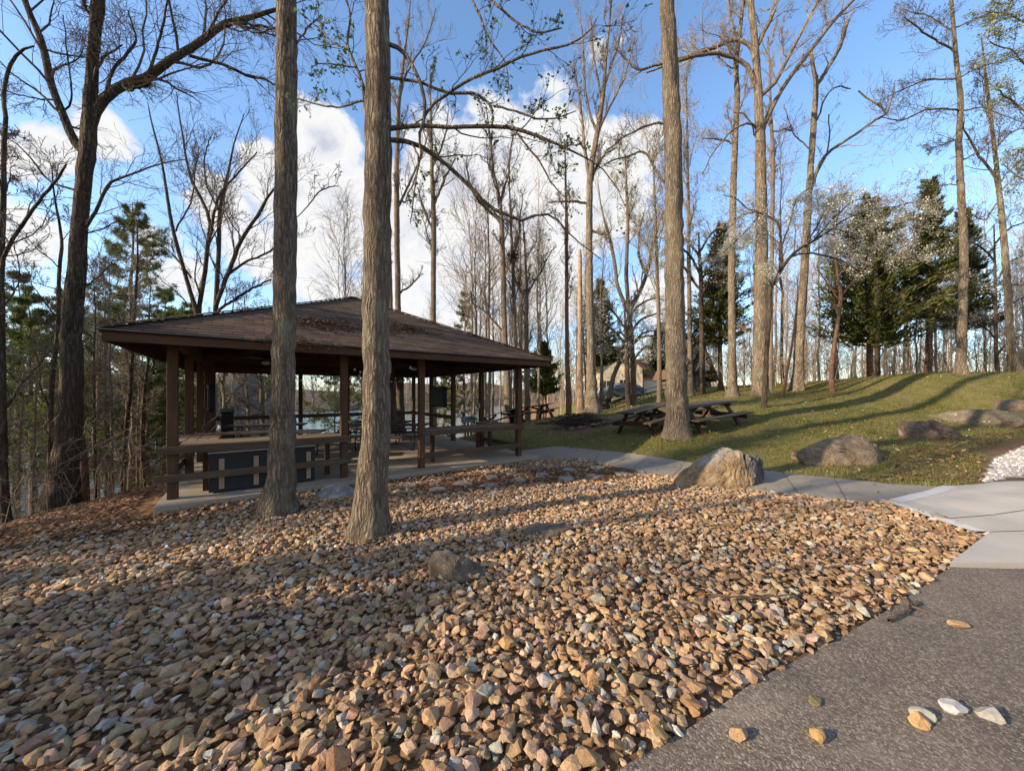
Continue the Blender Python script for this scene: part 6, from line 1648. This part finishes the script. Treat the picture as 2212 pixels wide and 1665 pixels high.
def car():
    px, Z = 1334, 34.0; x, y, z = at_ground(px, Z)
    c = thing('parked_car', 'blue-grey sport utility car parked before the cream house', 'car', (x, y, z), RAD(8))
    # side profile, length along x, front at -x
    prof = [(-2.2,.45),(-2.25,.75),(-2.1,.92),(-1.15,1.05),(-.45,1.52),(.2,1.62),(1.3,1.60),(1.95,1.42),(2.2,1.05),(2.25,.6),(2.15,.42),(1.75,.40),(1.05,.40),(-1.05,.40),(-1.7,.40)]
    n = len(prof); P = np.array(prof)
    def shell(w_of, zoff=0):
        L = []
        for s in (-1, 1):
            L.append(np.c_[P[:, 0], np.array([s*w_of(zz) for zz in P[:, 1]]), P[:, 1]])
        return np.vstack(L)
    v = shell(lambda zz: .90 if zz < 1.08 else .90-.36*(zz-1.08)/.55)
    i = np.arange(n); j = (i+1) % n
    b = MB(); b.add(v, [np.stack([i, j, j+n, i+n], -1), np.array([list(range(n))[::-1]]), np.array([list(range(n, 2*n))])]); b.build('body', M['car_paint'], c, bevel=.05)
    for s in (-1, 1):
        for pts in ([(-.92,1.10),(-.40,1.46),(.10,1.53),(.10,1.10)], [(.17,1.10),(.17,1.53),(1.0,1.52),(1.0,1.10)], [(1.07,1.12),(1.07,1.51),(1.45,1.48),(1.85,1.32),(1.9,1.18)]):
            q = np.array([(a, s*(.905-.36*max(0, z_-1.08)/.55+.006), z_) for a, z_ in pts]); m_ = len(q)
            o_ = q.copy(); o_[:, 1] -= s*.03; k = np.arange(m_)
            b = MB(); b.add(np.vstack([q, o_]), [np.array([list(range(m_))]), np.array([list(range(m_, 2*m_))]), np.stack([k, (k+1) % m_, (k+1) % m_+m_, k+m_], -1)]); b.build('window', M['dark_glass'], c)
    b = MB(); q = np.array([(-1.10,-.70,1.09),(-1.10,.70,1.09),(-.48,.58,1.50),(-.48,-.58,1.50)]); b.quads(np.array([q+np.array([-.03,0,.025])])); b.quads(np.array([q+np.array([-.02,0,.015])])[:, ::-1]); b.build('windscreen', M['dark_glass'], c)
    for X in (-1.4, 1.4):
        for s in (-1, 1):
            w = thing('wheel', None, None, (X, s*.83, .34)); w.parent = c
            b = MB(); b.tubes(np.array([[[0,-.11,0],[0,-.105,0],[0,.105,0],[0,.11,0]]]), np.array([[.24,.34,.34,.24]]), 24); b.build('tyre', M['rubber'], w)
            b = MB(); b.tubes(np.array([[[0,s*.04,0],[0,s*.10,0],[0,s*.115,0]]]), np.array([[.235,.235,.01]]), 20); b.build('rim', M['alloy'], w)
    for s in (-1, 1):
        b = MB(); b.box((-2.235,s*.62-.18,.76), (-2.13,s*.62+.18,.90)); b.build('headlight', M['head_lamp'], c)
        b = MB(); b.box((2.12,s*.66-.14,.98), (2.22,s*.66+.14,1.30)); b.build('tail_light', M['red_lamp'], c)
        b = MB(); b.box((-.95,s*1.0-.09,1.06), (-.80,s*1.0+.09,1.20)); b.build('mirror', M['car_paint'], c)
        b = MB(); b.beam((-.2,s*.52,1.665), (1.3,s*.52,1.665), .04, .04); b.build('roof_rail', M['metal_dark'], c)
car()

# ---- dock and boats in the cove
def dock(x, y, rz_, L, label):
    d = thing('dock', label, 'dock', (x, y, WATER), rz_)
    b = MB()
    for k in range(int(L/.3)): b.box((k*.3+.01,-.9,.42), (k*.3+.29,.9,.47))
    b.build('deck', M['dock_wood'], d)
    for k in range(0, int(L/2)+1):
        for s in (-.95, .95):
            b = MB(); b.tubes(np.array([[[k*2.,s,-1.5],[k*2.,s,.9]]]), np.array([[.09,.09]]), 8); b.build('pile', M['dock_wood'], d)
dock(-27.2, 20.6, RAD(25), 9, 'grey wooden dock in the cove behind the left bank')
def boat(x, y, rz_, label, canopy):
    bt = thing('motor_boat' if not canopy else 'pontoon_boat', label, 'boat', (x, y, WATER), rz_)
    n = 9; t = np.linspace(0, 1, n); w = 1.1*np.sqrt(np.clip(1-t**3, 0, 1)); rows = []
    for f, zz, sc in ((0,-.25,.55),(1,.25,.95),(2,.62,1.0),(3,.60,.86),(4,.25,.8)):
        rows.append(np.concatenate([np.c_[t*5.2*(.92+.04*min(f,2)), w*sc, np.full(n, zz)+.12*t], np.c_[t[::-1]*5.2*(.92+.04*min(f,2)), -w[::-1]*sc, np.full(n, zz)+.12*t[::-1]]]))
    R_ = np.array(rows); m_ = 2*n; i = np.arange(4)[:, None]*m_; k = np.arange(m_)[None]; k2 = (k+1) % m_
    b = MB(); b.add(R_.reshape(-1, 3), [np.stack([i+k, i+k2, i+m_+k2, i+m_+k], -1).reshape(-1, 4), np.array([list(range(m_))[::-1]]), np.array([list(range(4*m_, 5*m_))])]); b.build('hull', M['boat_white'], bt)
    if canopy:
        b = MB(); b.box((.3,-1.15,2.0), (4.3,1.15,2.12)); b.build('canopy', M['boat_white'], bt, bevel=.04)
        b = MB(); b.box((.35,-1.1,.75), (4.2,-1.06,1.95)); b.box((.35,1.06,.75), (4.2,1.1,1.95)); b.build('side_curtain', M['teal'], bt)
        for X in (.35, 4.2):
            for s in (-1.13, 1.13):
                b = MB(); b.tubes(np.array([[[X,s,.55],[X,s,2.0]]]), np.array([[.03,.03]]), 6); b.build('canopy_post', M['metal_grey'], bt)
    else:
        b = MB(); b.add([(2.2,-.75,.62),(2.2,.75,.62),(1.9,.65,1.1),(1.9,-.65,1.1),(2.15,-.75,.62),(2.15,.75,.62),(1.85,.65,1.1),(1.85,-.65,1.1)], np.array([[0,1,2,3],[7,6,5,4],[0,4,5,1],[1,5,6,2],[2,6,7,3],[3,7,4,0]])); b.build('windscreen', M['dark_glass'], bt)
        b = MB(); b.box((.6,-.6,.3), (1.3,.6,.75)); b.build('seat', M['boat_white'], bt, bevel=.05)
boat(-23.2, 20.6, RAD(35), 'white motor boat glimpsed right of the big forked tree', False)
boat(-24.6, 25.6, RAD(10), 'pontoon boat with white canopy and teal curtains seen left of the pavilion', True)

# ================================================================== SKY, SUN, CAMERA
SUN_AZ, SUN_EL = RAD(22), RAD(20)          # the light travels towards +x, a little +y
w = bpy.data.worlds.new('World'); S.world = w; w.use_nodes = True
nt = w.node_tree
for n in list(nt.nodes): nt.nodes.remove(n)
h = NT(nt)
out = h.new('ShaderNodeOutputWorld')
sky = h.new('ShaderNodeTexSky'); sky.sky_type = 'NISHITA'; sky.sun_disc = False
sky.sun_elevation = SUN_EL
sx, sy = -cos(SUN_AZ), -sin(SUN_AZ)
sky.sun_rotation = math.atan2(sx, sy)
sky.altitude = 250; sky.air_density = 1.0; sky.dust_density = .8; sky.ozone_density = 1.8
d = h.coord('Generated')
CL = [(700,305,85,1.1),(610,390,110,1),(480,440,85,.85),(740,460,130,1),(870,510,140,1),(690,580,110,.9),(1000,380,125,1.1),(1090,330,95,1.1),(1190,315,82,1.1),(1130,480,165,1),(1290,345,80,1.05),(1370,325,68,1),(1290,440,120,1),(1000,570,150,.9),(235,295,70,.72),(110,325,75,.68),(50,520,95,.75),(20,340,70,.7),(1450,640,90,.6),(560,540,85,.8),(1290,110,42,.45),(1345,85,36,.4),(1200,190,45,.3),(760,650,70,.7),(380,600,90,.5),(1000,700,200,.45),(330,520,80,.45),(850,640,120,.7),(1200,620,120,.6),(-150,420,150,.8)]
CL += [(2700,300,170,.6),(-700,200,220,.8),(-500,500,200,.7)]
field = None
for px, py, r, a in CL:
    c = np.array([(px-1106)/F, 1, (850-py)/F]); ln = np.linalg.norm(c); c = c/ln
    rad = r/F/ln/np.sqrt(1+((px-1106)/F)**2*.5)
    dist = h.vmath('DISTANCE', d, tuple(c), 1)
    m = h.math('MULTIPLY', h.math('SUBTRACT', 1.0, h.math('DIVIDE', dist, float(rad*1.25))), float(a))
    field = m if field is None else h.math('SMOOTH_MAX', field, m, .12)
nz1 = h.noise(d, 6.5, 8, .62, .2); nz2 = h.noise(d, 18, 8, .65, .3)
dens = h.math('ADD', field, h.math('ADD', h.math('MULTIPLY', h.math('SUBTRACT', nz1, .5), 1.15), h.math('MULTIPLY', h.math('SUBTRACT', nz2, .5), .55)))
# cumulus mask and a thin veil low down
mask = h.ramp(dens, [(.15, 0), (.23, .55), (.33, .97), (.8, 1)])
sep = h.new('ShaderNodeSeparateXYZ'); nt.links.new(d, sep.inputs[0])
veil = h.math('MULTIPLY', h.ramp(sep.outputs[2], [(0, .40), (.22, .12), (.55, 0)]), h.ramp(nz1, [(.3, .5), (.7, 1)]))
mask = h.math('MAXIMUM', mask, veil)
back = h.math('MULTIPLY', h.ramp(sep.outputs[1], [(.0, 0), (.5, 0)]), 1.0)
back = h.math('MULTIPLY', h.ramp(h.math('MULTIPLY', sep.outputs[1], -1.0), [(.02, 0), (.35, .92)]), h.ramp(nz1, [(.3, .5), (.55, 1)]))  # unseen cloud cover behind the camera, added as neutral fill light
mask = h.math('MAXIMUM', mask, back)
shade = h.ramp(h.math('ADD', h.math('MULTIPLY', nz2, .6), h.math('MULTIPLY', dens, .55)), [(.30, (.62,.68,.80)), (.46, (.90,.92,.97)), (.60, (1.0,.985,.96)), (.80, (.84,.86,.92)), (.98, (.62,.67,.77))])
bg1 = h.new('ShaderNodeBackground'); bg2 = h.new('ShaderNodeBackground')
skc = h.mix(1, sky.outputs[0], (.98, 1.10, 1.20), 'MULTIPLY')
nt.links.new(skc, bg1.inputs[0]); bg1.inputs[1].default_value = .15
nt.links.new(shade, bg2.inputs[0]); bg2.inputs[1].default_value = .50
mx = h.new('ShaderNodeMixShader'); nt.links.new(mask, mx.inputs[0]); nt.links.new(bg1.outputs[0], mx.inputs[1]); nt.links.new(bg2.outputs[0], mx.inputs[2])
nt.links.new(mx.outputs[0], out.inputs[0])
w.cycles.sampling_method = 'MANUAL'; w.cycles.sample_map_resolution = 512
L = bpy.data.lights.new('sun', 'SUN'); L.energy = 4.8; L.angle = RAD(.55); L.color = (1.0, .80, .57)
so = bpy.data.objects.new('sun', L); COL.objects.link(so)
ld = mathutils.Vector((cos(SUN_EL)*cos(SUN_AZ), cos(SUN_EL)*sin(SUN_AZ), -sin(SUN_EL)))
so.rotation_euler = ld.to_track_quat('-Z', 'Y').to_euler(); so.location = (-20, -10, 20)
cam = bpy.data.cameras.new('camera'); co = bpy.data.objects.new('camera', cam); COL.objects.link(co)
co.location = (0, 0, EYE); co.rotation_euler = (RAD(90), 0, 0)
cam.sensor_fit = 'HORIZONTAL'; cam.sensor_width = 36; cam.lens = 36*F/2212; cam.shift_y = 17.5/2212
cam.clip_start = .05; cam.clip_end = 2000
S.camera = co
S.view_settings.view_transform = 'Standard'; S.view_settings.look = 'None'; S.view_settings.exposure = 1.0; S.view_settings.gamma = 1; S.view_settings.use_curve_mapping = False
S.render.engine = 'CYCLES'
S.cycles.max_bounces = 6; S.cycles.diffuse_bounces = 3; S.cycles.glossy_bounces = 3; S.cycles.transmission_bounces = 4; S.cycles.transparent_max_bounces = 6
S.cycles.use_denoising = True
S.cycles.caustics_reflective = False; S.cycles.caustics_refractive = False
S.render.use_persistent_data = False
